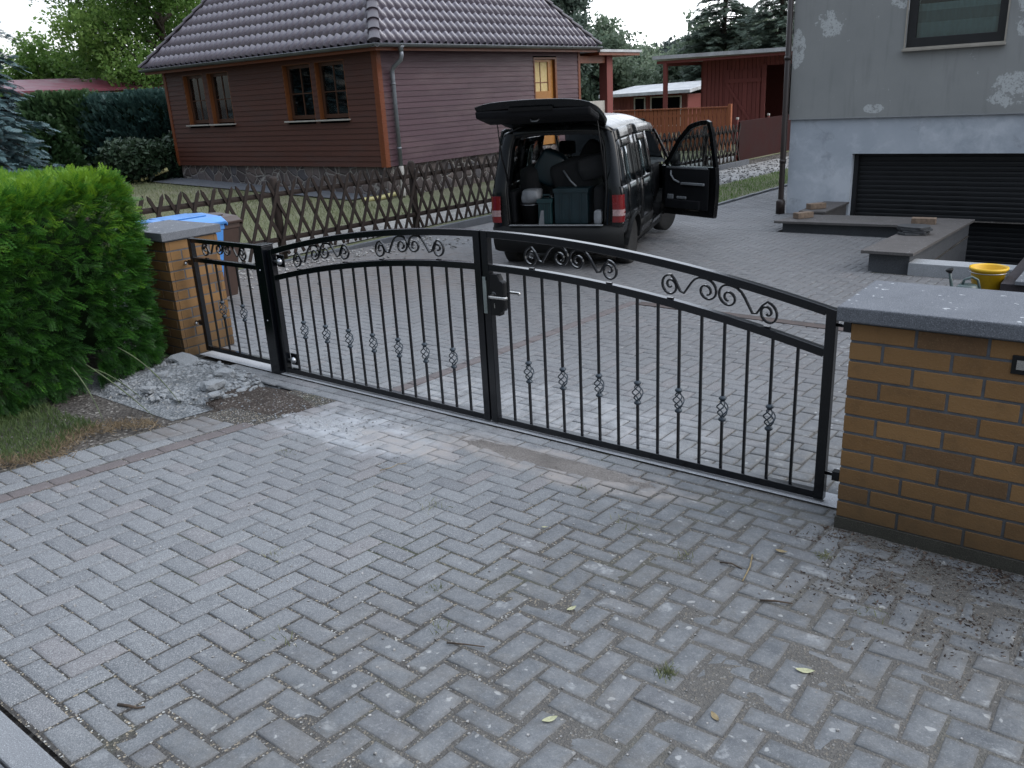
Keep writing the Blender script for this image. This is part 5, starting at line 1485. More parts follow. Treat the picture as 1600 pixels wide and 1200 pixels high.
# open front doors
def front_door(s, ang):
    hinge = Vector((s * (hw(.7, 2.95) + .012), 2.97, 0))
    R = Matrix.Rotation(s * ang, 3, 'Z')
    def T(d, z, o=0.0):
        """d = distance back from the hinge along the door, o = outwards"""
        inw = hw(max(.3, min(z, 1.62)), 2.5) - hw(.7, 2.5)
        p = Vector((s * (inw + o), -d, 0)); p = R @ p
        return (hinge.x + p.x, hinge.y + p.y, z)
    zt = lambda d: float(np.interp(d, [.0, .12, .35, .62, .80, .97, 1.03], [1.05, 1.14, 1.40, 1.60, 1.645, 1.655, 1.60]))
    mb = MB(); ds = [.0, .06, .5, 1.0, 1.045]; zs = [.33, .40, .6, .8, 1.02]
    def shell(o): return [T(d, z, o + (.0 if 0 < d < 1.04 else -.01)) for z in zs for d in ds]
    a, b = shell(.0), shell(-.075); n = len(ds); N = len(a)
    vs = a + b; fs = []
    for j in range(len(zs) - 1):
        for i in range(n - 1):
            q = (j * n + i, j * n + i + 1, (j + 1) * n + i + 1, (j + 1) * n + i); fs.append(q); fs.append(tuple(N + e for e in q[::-1]))
    for i in range(n - 1): fs.append((i, N + i, N + i + 1, i + 1)); k = (len(zs) - 1) * n + i; fs.append((k, k + 1, N + k + 1, N + k))
    for j in range(len(zs) - 1):
        fs.append((j * n, (j + 1) * n, N + (j + 1) * n, N + j * n)); k = j * n + n - 1; fs.append((k, N + k, N + k + n, k + n))
    mb.add(vs, fs); D = mb.build('front_door', M['carpaint'], van, bevel=.006)
    # window frame loop
    mb = MB(); loop = [(d, zt(d)) for d in np.linspace(0.02, 1.0, 18)] + [(1.02, 1.5), (1.035, 1.02)]
    P = [Vector(T(d, z, -.035)) for d, z in loop]
    vs = []; W = .062
    c = Vector((0, 0, 0))
    for i, p in enumerate(P):
        d, z = loop[i]
        dn = (loop[min(i + 1, len(P) - 1)][0] - loop[max(i - 1, 0)][0], loop[min(i + 1, len(P) - 1)][1] - loop[max(i - 1, 0)][1]); l = math.hypot(*dn); nx, nz = dn[1] / l, -dn[0] / l
        for (o, e) in ((-.005, 0), (-.005, W), (-.055, W), (-.055, 0)): vs.append(T(d + nx * e, z + nz * e, o))
    fs = [(i * 4 + j, i * 4 + (j + 1) % 4, i * 4 + 4 + (j + 1) % 4, i * 4 + 4 + j) for i in range(len(P) - 1) for j in range(4)]
    mb.add(vs, fs, False); mb.build('window_frame', M['carpaint'], D, bevel=.004)
    mb = MB(); gl_ = [T(d, zt(d) - .03, -.03) for d in np.linspace(.06, .98, 14)]; bt = [T(d, 1.0, -.03) for d in np.linspace(.06, .98, 14)]
    mb.add(bt + gl_, [(i, i + 1, 15 + i, 14 + i) for i in range(13)]); mb.build('pane', M['carglass'], D, fix=False)
    # door card, arm rest, grab handle, pocket, speaker
    mb = MB(); o0, o1 = -.076, -.092
    def slab(d0, d1, z0, z1, oa, ob):
        v = [T(d, z, o) for o in (oa, ob) for z in (z0, z1) for d in (d0, d1)]
        mb.add(v, [(0, 1, 3, 2), (4, 6, 7, 5), (0, 4, 5, 1), (2, 3, 7, 6), (0, 2, 6, 4), (1, 5, 7, 3)])
    slab(.07, .93, .42, .99, o0, o1); card = mb.build('door_card', M['trimdark'], D, bevel=.008)
    mb = MB(); slab(.42, .86, .765, .80, -.092, -.14); mb.build('arm_rest', M['trimlight'], card, bevel=.008)
    mb = MB(); slab(.10, .90, .985, 1.012, -.07, -.096); mb.build('waist_rail', M['trimlight'], card, bevel=.004)
    mb = MB(); mb.tube([T(.20, .95, -.10), T(.23, .90, -.135), T(.29, .83, -.135), T(.37, .79, -.10)], .014, 8); mb.build('pull_handle', M['trimlight'], card)
    mb = MB(); slab(.12, .80, .43, .55, -.092, -.135); mb.build('pocket', M['trimdark'], card, bevel=.01)
    mb = MB(); slab(.33, .52, .56, .60, -.094, -.12); slab(.14, .26, .55, .62, -.094, -.118); mb.build('pocket_litter', M['trimlight'], card, bevel=.01)
    # outside mirror
    mb = MB(); c = T(.12, 1.10, .10)
    bm = bmesh.new(); bmesh.ops.create_cube(bm, size=1)
    for v in bm.verts: v.co = (v.co.x * .17, v.co.y * .09, v.co.z * .20)
    bmesh.ops.bevel(bm, geom=bm.edges[:], offset=.03, segments=3, affect='EDGES')
    bmesh.ops.rotate(bm, matrix=R @ Matrix.Rotation(0, 3, 'Z'), verts=bm.verts); bmesh.ops.translate(bm, vec=c, verts=bm.verts)
    mb.bm(bm, True); mb.build('wing_mirror', M['darkplastic'], D)
    return D
front_door(1, math.radians(54)); front_door(-1, math.radians(40))
# raised tailgate, hinged at the roof edge
PT = Matrix.Rotation(math.radians(-8), 3, 'X')
def TG(x, d, h):
    """d back along the open lid, h normal to it (0 = outer skin, negative = inside)"""
    a = math.radians(15.5); bow = -.05 * (d / 1.08) ** 2
    return (x, .27 - d * math.cos(a) - (h + bow) * math.sin(a) * -1 * -1, 1.79 + d * math.sin(a) + (h + bow) * math.cos(a))
mb = MB(); nx_, nd = 13, 9; A = []; B = []
for j in range(nd):
    d = 1.09 * j / (nd - 1); wv = float(np.interp(d, [0, .15, .5, .85, 1.09], [.60, .64, .67, .685, .66]))
    for i in range(nx_):
        t = -1 + 2 * i / (nx_ - 1)
        A.append(TG(wv * t, d, .028 * (1 - t * t) - .03 * abs(t) ** 6)); B.append(TG(wv * t * .97, d, -.085 + .02 * (1 - t * t)))
N = nx_ * nd; fs = []
for j in range(nd - 1):
    for i in range(nx_ - 1):
        q = (j * nx_ + i, j * nx_ + i + 1, (j + 1) * nx_ + i + 1, (j + 1) * nx_ + i); fs += [q, tuple(N + e for e in q[::-1])]
for i in range(nx_ - 1): k = (nd - 1) * nx_ + i; fs += [(i, N + i, N + i + 1, i + 1), (k, k + 1, N + k + 1, N + k)]
for j in range(nd - 1): k = j * nx_; l = k + nx_ - 1; fs += [(k, k + nx_, N + k + nx_, N + k), (l, N + l, N + l + nx_, l + nx_)]
mb.add(A + B, fs, False); tg = mb.build('tailgate', M['carpaint'], van, bevel=.012)
mb = MB()
v = [TG(x, d, h) for h in (-.075, -.165) for d in (.66, 1.10) for x in (-.66, .66)]
mb.add(v, [(0, 1, 3, 2), (4, 6, 7, 5), (0, 4, 5, 1), (2, 3, 7, 6), (0, 2, 6, 4), (1, 5, 7, 3)]); mb.build('inner_trim', M['trimdark'], tg, bevel=.025)
mb = MB(); v = [TG(x, d, -.072) for d in (.10, .60) for x in (-.50, .50)]; mb.add(v, [(0, 1, 3, 2)]); mb.build('rear_window', M['carglass'], tg, fix=False)
mb = MB(); v = [TG(x, 1.108 + o, h) for h in (-.06, -.10) for x in (-.25, .25) for o in (0, .012)]; mb.add(v, [(0, 1, 3, 2), (4, 5, 7, 6), (0, 1, 5, 4), (2, 3, 7, 6), (1, 3, 7, 5)]); mb.build('plate_lamp', M['bumper'], tg)
mb = MB(); mb.tube([TG(-.05, .98, -.170), TG(-.03, 1.02, -.20), TG(.03, 1.02, -.20), TG(.05, .98, -.170)], .01, 6); mb.build('pull_strap', M['trimlight'], tg)

# ---- load in the boot (each lies loose in the van)
def vw(x, y, z):
    c, s = math.cos(VR), math.sin(VR)
    return (VL[0] + c * x - s * y, VL[1] + s * x + c * y, VL[2] + z)
def crate(x, y, z, sx_, sy_, sz_, m, name, lb, cat, rz=0, lid=True):
    t = thing(name, lb, cat, vw(x, y, z), VR + rz)
    mb = MB(); mb.box(-sx_ / 2, sx_ / 2, -sy_ / 2, sy_ / 2, 0, sz_, bev=.012); 
    b = mb.build('body', m, t)
    mb = MB(); mb.box(-sx_ / 2 - .012, sx_ / 2 + .012, -sy_ / 2 - .012, sy_ / 2 + .012, sz_ - .045, sz_ + .006, bev=.006); mb.build('rim', m, t)
    for k in (-.3, 0, .3):
        mb = MB(); mb.box(k * sx_ - .008, k * sx_ + .008, -sy_ / 2 - .008, -sy_ / 2 - .001, .03, sz_ - .05); mb.build('rib', m, t)
    return t
crate(.16, .34, .578, .42, .34, .42, M['tealcrate'], 'storage_crate', 'large dark teal plastic crate in the middle of the van boot', 'crate')
t = crate(-.17, .25, .578, .17, .20, .30, M['tealbox'], 'canister', 'small teal canister left of the large crate in the van boot', 'canister')
mb = MB(); mb.tube([(-.05, 0, .30), (-.04, 0, .345), (.04, 0, .345), (.05, 0, .30)], .012, 8); mb.build('handle', M['tealbox'], t)
mb = MB(); mb.add([(-.082, -.1085, .0), (-.01, -.1085, .0), (-.01, -.1085, .17), (-.045, -.1085, .17)], [(0, 1, 2, 3)]); mb.build('paper_label', M['whiteplastic'], t)
t = thing('black_bucket', 'black plastic bucket at the left of the van boot', 'bucket', vw(-.39, .28, .578), VR)
mb = MB(); mb.lathe([(0, .005), (.10, 0), (.125, .24), (.135, .245), (.135, .262), (.12, .262), (.095, .015), (0, .015)], (0, 0, 0), 24); mb.build('body', M['darkplastic'], t)
mb = MB(); mb.tube([(.132 * math.cos(a), .132 * math.sin(a), .235) for a in [PI * i / 12 + PI for i in range(13)]], .004, 6); mb.build('handle', M['knobzinc'], t)
def bag(name, lb, cat, m, c, r, seed, rot=(0, 0, 0), sub=3, amp=.12, flat=1.0):
    bm = bmesh.new(); bmesh.ops.create_cube(bm, size=2); bmesh.ops.subdivide_edges(bm, edges=bm.edges[:], cuts=5, use_grid_fill=True)
    q = np.random.default_rng(seed); ph = q.random((6, 3)) * 6; fr = q.normal(0, 2.2, (6, 3))
    for v in bm.verts:
        p = v.co.copy(); s = p.normalized() * 1.25; p = p.lerp(s, .38)
        n = sum(math.sin(fr[i] @ np.array(p) + ph[i, 0]) for i in range(6)) / 6
        p *= 1 + amp * n
        v.co = (p.x * r[0], p.y * r[1], p.z * r[2])
    mb = MB(); mb.bm(bm, True); o = mb.build(name, m); o.location = vw(*c); o.rotation_euler = (rot[0], rot[1], VR + rot[2])
    ss = o.modifiers.new('sub', 'SUBSURF'); ss.levels = ss.render_levels = 1
    return tag(o, lb, cat)
bag('plastic_sack', 'crumpled cloudy white plastic sack sitting on the black bucket in the van', 'sack', M['whiteplastic'], (-.38, .28, .905), (.115, .10, .085), 3, amp=.22)
bag('teal_case', 'tilted dark teal tool case lying on top of the load in the van', 'case', M['tealcrate'], (-.22, .62, 1.22), (.17, .13, .21), 5, (0, .5, .1), amp=.04)
bag('tool_bag', 'black tool bag heaped in the middle of the van load', 'bag', M['fabric'], (.12, .62, 1.12), (.28, .22, .20), 8, (0, -.2, 0))
bag('tool_bag', 'charcoal bag with a flap on the right of the van load', 'bag', M['greybag'], (.40, .55, 1.23), (.21, .20, .14), 9, (0, -.25, .1), amp=.10)
bag('tool_bag', 'black holdall standing at the left wall of the van boot', 'bag', M['fabric'], (-.46, .72, .98), (.13, .28, .26), 12)
bag('tool_bag', 'black square case tipped on edge behind the headrest in the van', 'bag', M['fabric'], (.33, .82, 1.36), (.17, .12, .13), 14, (0, .6, 0), amp=.05)
bag('tool_bag', 'slim black bag at the right side of the van boot beside the large crate', 'bag', M['fabric'], (.50, .42, .80), (.075, .20, .22), 15)
mb = MB(); mb.tube([vw(.02, .38, 1.20), vw(.12, .33, 1.08), vw(.20, .30, 1.015)], .011, 8); o = mb.build('broomstick', M['trimlight']); tag(o, 'thin grey stick poking out of the van load above the large crate', 'stick')
bag('plastic_cup', 'small cloudy plastic bottle at the right end of the van boot', 'bottle', M['whiteplastic'], (.51, .13, .665), (.048, .045, .085), 17, amp=.05)
# ------------------------------------------------------------------ vegetation, thousands of leaf-sized faces per plant
def unit(v): return v / np.maximum(np.linalg.norm(v, axis=-1, keepdims=True), 1e-9)
def scatter(name, TV, TF, P, D, U, S, tint, m, parent=None, jit=None):
    """copy template (TV, TF; axis = +x, normal = +z) to points P, axis D, approx normal U, scale S"""
    N = len(P); D = unit(D); B = np.cross(U, D); B = unit(B); Z = np.cross(D, B)
    R = np.stack([D, B, Z], -1)
    V = np.einsum('nij,kj->nki', R, TV) * S[:, None, None] + P[:, None, :]
    F = (TF[None] + (np.arange(N) * len(TV))[:, None, None]).reshape(-1, TF.shape[1])
    T = np.repeat(tint, len(TV))
    o = bpy.data.objects.new(name, arr_mesh(name, V.reshape(-1, 3), F, m, False, T)); link(o, parent)
    return o
def spray_template(n=7, L=1.0, w=.30, lw=.085, droop=.12, fine=False):
    """flat scale-leaf spray: a spine with pairs of finger-like lobes"""
    V = []; F = []
    def blade(a, b, wd, z):
        a = np.array(a); b = np.array(b); d = b - a; d = d / np.linalg.norm(d); s = np.array((-d[1], d[0], 0)) * wd
        k = len(V); mid = a * .45 + b * .55
        V.extend([a, mid + s, b, mid - s]); F.append((k, k + 1, k + 2, k + 3))
    blade((0, 0, 0), (L, 0, -droop), lw, 0)
    for i in range(n):
        t = .10 + .78 * i / (n - 1); l = w * (1 - .55 * t) * (1.0 if i % 2 else .85)
        for s in (1, -1):
            a = (t * L, 0, -droop * t * t); b = (t * L + l * .85, s * l, -droop * t * t - .25 * l * (1 if i % 2 else .3))
            blade(a, b, lw * .85, 0)
            if i % 2 == 0:
                m_ = np.array(a) * .5 + np.array(b) * .5
                blade(m_, m_ + np.array((l * .55, s * l * .08, -.02)), lw * .6, 0)
    return np.array(V), np.array(F)
def leafclump_template(n=6, seed=1, l=.5, w=.22, spread=.8):
    r = np.random.default_rng(seed); V = []; F = []
    for i in range(n):
        a = r.normal(0, 1, 3); a[2] *= .6; a /= np.linalg.norm(a); c = r.normal(0, spread * .4, 3)
        b = np.cross(a, r.normal(0, 1, 3)); b /= np.linalg.norm(b); up = np.cross(a, b) * .12 * l
        k = len(V); V.extend([c, c + a * l * .5 + b * w - up, c + a * l, c + a * l * .5 - b * w - up]); F.append((k, k + 1, k + 2, k + 3))
    return np.array(V), np.array(F)
def lump(P, seed, f=1.0, n=10):
    r = np.random.default_rng(seed); A = r.normal(0, f, (n, 3)); ph = r.random(n) * 6.28
    return np.sin(P @ A.T + ph).mean(1) * 1.6

# ---- bright clipped thuja hedge in front
def hedge_surface(N, seed, x0, x1, y0, y1, z0, z1, rx=.30):
    """points and outward normals on a rounded box, jittered inside"""
    r = np.random.default_rng(seed)
    cx, cy, cz = (x0 + x1) / 2, (y0 + y1) / 2, (z0 + z1) / 2; hx, hy, hz = (x1 - x0) / 2, (y1 - y0) / 2, (z1 - z0) / 2
    A = np.array([hy * hz, hy * hz, hx * hz, hx * hz, hx * hy]); A = A / A.sum()
    f = r.choice(5, N, p=A); u = r.uniform(-1, 1, (N, 3)); nrm = np.zeros((N, 3))
    for k, (ax, sg) in enumerate(((0, 1), (0, -1), (1, 1), (1, -1), (2, 1))):
        m_ = f == k; u[m_, ax] = sg; nrm[m_, ax] = sg
    p = u * np.array((hx, hy, hz))
    # round the edges
    q = np.clip(p, -np.array((hx, hy, hz)) + rx, np.array((hx, hy, hz)) - rx); q[:, 2] = np.maximum(q[:, 2], p[:, 2] if False else np.where(p[:, 2] < 0, p[:, 2], q[:, 2]))
    d = p - q; L = np.linalg.norm(d, axis=1, keepdims=True); nn = np.where(L > 1e-6, d / np.maximum(L, 1e-6), nrm)
    p = q + nn * np.minimum(L, rx)
    return p + np.array((cx, cy, cz)), nn
TV, TF = spray_template(11, 1.0, .32, .027, .26)
th = thing('thuja_hedge', 'bright green clipped thuja hedge filling the left edge beside the brick pillar', 'hedge', (0, 0, 0))
HB_ = (-7.4, -3.13, -1.90, -.34, -.05, 1.54)
def hedge_batch(N, seed, depth, s0, s1, tb):
    r = np.random.default_rng(seed)
    P, n = hedge_surface(N, seed, *HB_)
    # taper: wider at the foot, rounded towards the entrance corner
    t = np.clip((1.45 - P[:, 2]) / 1.45, 0, 1)
    P[:, 0] += np.where(P[:, 0] > -4.2, (.14 * t) * np.clip((P[:, 0] + 4.2) / 1.5, 0, 1) * np.clip((-P[:, 1] + .35) / 1.1, .15, 1.1), 0)
    P[:, 0] += np.clip((-P[:, 1] - .34) / 1.56, 0, 1) * .60 * np.clip((P[:, 0] + 4.2) / .9, 0, 1) - .02
    P[:, 1] -= np.where(P[:, 1] < -1.0, .16 * t, 0)
    P[:, 2] += hgt(P[:, 0], P[:, 1]) * np.clip(t, 0, 1)
    lm = lump(P, 5, 3.2)
    P += n * (lm * .045)[:, None] - n * (r.random(N) ** 1.4 * depth)[:, None] + r.normal(0, .012, (N, 3))
    keep = P[:, 2] > h1(-3, -1) + .02 + .05 * r.random(N)
    P, n, lm = P[keep], n[keep], lm[keep]; N = len(P)
    up = np.array((0, 0, 1.0))
    D = n * (.75 + .3 * r.random((N, 1))) + up * (.55 * (n[:, 2:3] < .5) * np.clip(P[:, 2:3] - .35, -.55, .5) + .35 * (n[:, 2:3] > .5)) + r.normal(0, .38, (N, 3))
    side_ = np.cross(D, up + r.normal(0, .25, (N, 3))); U = np.where(r.random((N, 1)) < .75, np.cross(side_, D) * -1 + r.normal(0, .5, (N, 3)), r.normal(0, 1, (N, 3)))
    U = np.where(U[:, 2:3] < 0, -U, U)
    S = s0 + (s1 - s0) * r.random(N)
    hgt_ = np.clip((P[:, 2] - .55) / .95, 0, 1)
    ti = np.clip(tb + .62 * hgt_ ** 1.8 + .16 * np.clip(n[:, 2], 0, 1) + .12 * lm + r.normal(0, .16, N), 0, 1)  # lighter upwards: fresh growth, with sky light on the tops painted in
    return P, D, U, S, ti
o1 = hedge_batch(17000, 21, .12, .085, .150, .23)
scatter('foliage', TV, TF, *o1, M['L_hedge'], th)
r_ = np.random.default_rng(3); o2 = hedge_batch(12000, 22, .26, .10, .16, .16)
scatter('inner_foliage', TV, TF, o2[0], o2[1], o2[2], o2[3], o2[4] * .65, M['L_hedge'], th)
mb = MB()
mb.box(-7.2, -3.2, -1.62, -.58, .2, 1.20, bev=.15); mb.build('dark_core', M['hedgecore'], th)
mb = MB()
for i in range(9):
    x = -3.5 - i * .45; mb.tube([(x, -.95, h1(x, -.95) - .1), (x + .03, -.97, .5), (x, -.95, 1.2)], [.03, .025, .01], 7)
mb.build('stem', M['bark'], th)

# ---- grass patch, dry fringe and long stalks at the foot of the hedge
def blades(name, lb, N, fx, m, s0, s1, seed, tilt=.5, wd=.05):
    r = np.random.default_rng(seed); P = fx(r, N); P = np.c_[P, hgt(P[:, 0], P[:, 1])]
    TVb = np.array([(0, -wd, 0), (0, wd, 0), (.55, wd * .7, .10), (.55, -wd * .7, .10), (1, 0, .28)]); TFb = np.array([(0, 1, 2, 3), (3, 2, 4, 4)])
    D = np.c_[r.normal(0, tilt, (N, 2)), np.ones(N)]; U = np.c_[r.normal(0, 1, (N, 2)), .2 * np.ones(N)]
    o = scatter(name, TVb, TFb[:, [0, 1, 2, 3]], P, D, U, s0 + (s1 - s0) * r.random(N), np.clip(.5 + .35 * lump(P, 2, 2.5) + r.normal(0, .15, N), 0, 1), m)
    return tag(o, lb, 'grass', kind='stuff')
def patch(r, N):
    x = r.uniform(-3.2, -1.45, N); y = r.uniform(-3.0, -1.45, N)
    k = (x < -1.78 + .10 * np.sin(y * 9) + .10 * r.random(N) + .25 * np.clip(-y - 2.1, -.3, .6)) & (y < -1.5)
    return np.c_[x, y][k]
def nfix(f): 
    def g(r, N):
        P = f(r, N * 3); 
        return P[:N] if len(P) >= N else np.resize(P, (N, 2))
    return g
blades('grass_patch', 'patch of short dull green grass below the hedge at the left edge', 15000, nfix(patch), M['L_patch'], .026, .062, 31, .45, .045)
def fringe(r, N):
    y = r.uniform(-2.9, -1.25, N); x = -1.74 + .10 * np.sin(y * 9) + .25 * np.clip(-y - 2.1, -.3, .6) + r.normal(.0, .07, N)
    return np.c_[x, y]
blades('dry_grass', 'brown withered grass fringe along the paving below the hedge', 4200, nfix(fringe), M['L_dry'], .02, .06, 33, 1.6, .04)
gs = MB()
for a, b, c in (((-2.25, -1.35, .42), (-2.02, -1.28, .30), (-1.80, -1.20, .09)), ((-2.3, -1.1, .46), (-2.05, -1.02, .36), (-1.86, -.98, .10)), ((-2.35, -1.4, .40), (-2.1, -1.42, .30), (-1.93, -1.46, .11)), ((-2.4, -1.25, .34), (-2.2, -1.22, .33), (-2.0, -1.15, .16))):
    P = [Vector(a).lerp(Vector(b), t) * (1 - t) + Vector(b).lerp(Vector(c), t) * t for t in [i / 8 for i in range(9)]]
    gs.tube(P, [.004, .0045, .0045, .0045, .004, .004, .003, .0025, .001], 5)
o = gs.build('grass_stalks', simple('stalk_green', (.06, .078, .032), .7, .3, 20)); tag(o, 'few long pale grass stalks bending out of the hedge foot onto the paving', 'grass', kind='stuff')
def sod(r, N): return np.c_[r.uniform(-5.12, -3.8, N), 11.25 + 13 * r.random(N) ** 1.3]
blades('strip_grass', 'fresh green mown grass strip right of the open van door', 9000, sod, M['L_strip'], .05, .11, 35, .4, .06)
def lw(r, N):
    x = r.uniform(-26, -7.4, N); y = r.uniform(1.0, 13, N); k = ~((x > -20.2) & (y > 9.2)) & ~((x > -8.8) & (y > 2.0)); return np.c_[x, y][k]
blades('lawn_grass', 'patchy dry lawn grass between lattice fence and wooden house', 26000, nfix(lw), M['L_grass'], .05, .10, 37, .5, .07)

# ---- trees
def branch_tree(name, lb, cat, base, H, R, trunk_r, m, seed, nb=16, NL=9000, ls=(.22, .42), crown0=.30, sq=1.0, group=None, tmpl=None, gap=.35, tint0=.42, asym=(0, 0)):
    """trunk, limbs and a crown of leaf clumps gathered round the limb ends with gaps between"""
    r = np.random.default_rng(seed); t = thing(name, lb, cat, base, 0, group)
    mb = MB(); tops = []
    pts = [(.12 * H * .2 * math.sin(k * 1.3 + seed) * k / 6, .1 * H * .2 * math.cos(k * 1.7 + seed) * k / 6, H * .86 * k / 6) for k in range(7)]
    mb.tube([(p[0], p[1], p[2] - (.4 if i == 0 else 0)) for i, p in enumerate(pts)], [trunk_r * (1 - .13 * k) for k in range(7)], 9); mb.build('trunk', M['bark'], t)
    lb_ = MB(); ends = []
    for i in range(nb):
        z = H * (crown0 + (.9 - crown0) * (i + .5) / nb); a = i * 2.399 + seed; f = math.sin(PI * min(1, max(.0, (z / H - crown0 * .55) / (1.06 - crown0 * .55)))) ** .7
        Rr = R * f * r.uniform(.75, 1.1) * sq; b0 = Vector((pts[min(6, int(z / H * 6))][0], pts[min(6, int(z / H * 6))][1], z * .9))
        e = Vector((math.cos(a) * Rr + asym[0], math.sin(a) * Rr + asym[1], z + R * .22 * r.uniform(.2, 1)))
        m1 = b0.lerp(e, .5) + Vector((r.normal(0, .1 * R), r.normal(0, .1 * R), .12 * R))
        P = [b0, b0.lerp(m1, .6), m1, m1.lerp(e, .6), e]; lb_.tube(P, [trunk_r * k for k in (.42, .32, .22, .13, .05)], 6)
        ends += [(np.array(e), 1.0), (np.array(m1.lerp(e, .5)), .9), (np.array(m1), .7)]
        for k in range(3):
            e2 = m1.lerp(e, r.uniform(.3, .95)) + Vector(r.normal(0, .26 * R, 3)); lb_.tube([m1.lerp(e, .4), e2], [trunk_r * .12, trunk_r * .03], 5); ends.append((np.array(e2), .75))
    lb_.build('limb', M['bark'], t)
    ends.append((np.array((0, 0, H * .93)), .9)); E = np.array([e for e, _ in ends]); Wt = np.array([w_ for _, w_ in ends]); ids = r.choice(len(E), NL, p=Wt / Wt.sum())
    sg = R * .185 * (.7 + .6 * r.random(len(E)))
    off = r.normal(0, 1, (NL, 3)); off = unit(off) * (r.random((NL, 1)) ** .42) * 1.7; off[:, 2] *= .72
    P = E[ids] + off * sg[ids][:, None]
    lm = lump(P, seed + 1, 3.0 / R); keep = lm > -gap * 1.2 + r.normal(0, .15, NL) - .35
    P, lm, off, ids = P[keep], lm[keep], off[keep], ids[keep]; N = len(P)
    d = np.linalg.norm(P[:, :2], axis=1) / R
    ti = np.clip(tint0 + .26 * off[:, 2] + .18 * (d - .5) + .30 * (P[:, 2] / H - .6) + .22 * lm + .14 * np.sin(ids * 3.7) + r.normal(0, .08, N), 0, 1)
    TVl, TFl = tmpl if tmpl else leafclump_template(6, 2)
    scatter('crown', TVl, TFl, P, r.normal(0, 1, (N, 3)), r.normal(0, 1, (N, 3)), ls[0] + (ls[1] - ls[0]) * r.random(N), ti, m, t)
    return t
def conifer(name, lb, cat, base, H, R, m, seed, layers=22, per=13, group=None, droop=.25, ls=(.5, .8), z0=.04, dens=9, up=.0):
    """tiers of drooping boughs set with needle sprays"""
    r = np.random.default_rng(seed); t = thing(name, lb, cat, base, 0, group)
    mb = MB(); mb.tube([(0, 0, -.4), (0, 0, H * .5), (0, 0, H)], [.035 * H * .6, .02 * H * .6, .004 * H], 8); mb.build('trunk', M['bark'], t)
    bb = MB(); P = []; D = []; T = []; S = []
    for i in range(layers):
        f = (i + .3) / layers; z = H * (z0 + (1 - z0) * f); L = R * (1 - f) ** .82 + .05 * R
        n = max(4, int(per * (1 - f * .6)))
        for k in range(n):
            a = k * 2 * PI / n + i * 1.1 + r.normal(0, .18); l = L * r.uniform(.72, 1.12); zz = z + r.normal(0, H * .012)
            dx, dy = math.cos(a), math.sin(a); q = []
            for s in range(6):
                v = s / 5; q.append((dx * l * v, dy * l * v, zz - droop * l * v * v + up * l * v ** 2 + .10 * l * max(0, v - .75)))
            bb.tube(q, [.012 * H * .25 * (1 - .15 * s) for s in range(6)], 4)
            nn = max(4, int(dens * l / R * 1.6))
            for j in range(nn):
                v = .18 + .82 * (j + r.random()) / nn; p = np.array((dx * l * v, dy * l * v, zz - droop * l * v * v + up * l * v ** 2 + .10 * l * max(0, v - .75)))
                for sgn in (-1, 1, 0):
                    ax = np.array((dx, dy, -droop * v)) * (1 if sgn == 0 else .75) + sgn * .75 * np.array((-dy, dx, 0)) + r.normal(0, .16, 3)
                    P.append(p + r.normal(0, .02 * R, 3)); D.append(ax); S.append((ls[0] + (ls[1] - ls[0]) * r.random()) * (.5 + .5 * (1 - f)) * (1.1 - .4 * v) * R * .36)
                    T.append(.30 + .50 * v + .15 * f + r.normal(0, .1) + .12 * math.sin(i * 2.2 + a * 3))
    bb.build('bough', M['bark'], t)
    P = np.array(P); N = len(P)
    TVn, TFn = spray_template(6, 1.0, .34, .075, .10)
    scatter('needles', TVn, TFn, P, np.array(D), np.tile((0, 0, 1.0), (N, 1)) + r.normal(0, .35, (N, 3)), np.array(S), np.clip(T, 0, 1), m, t)
    return t
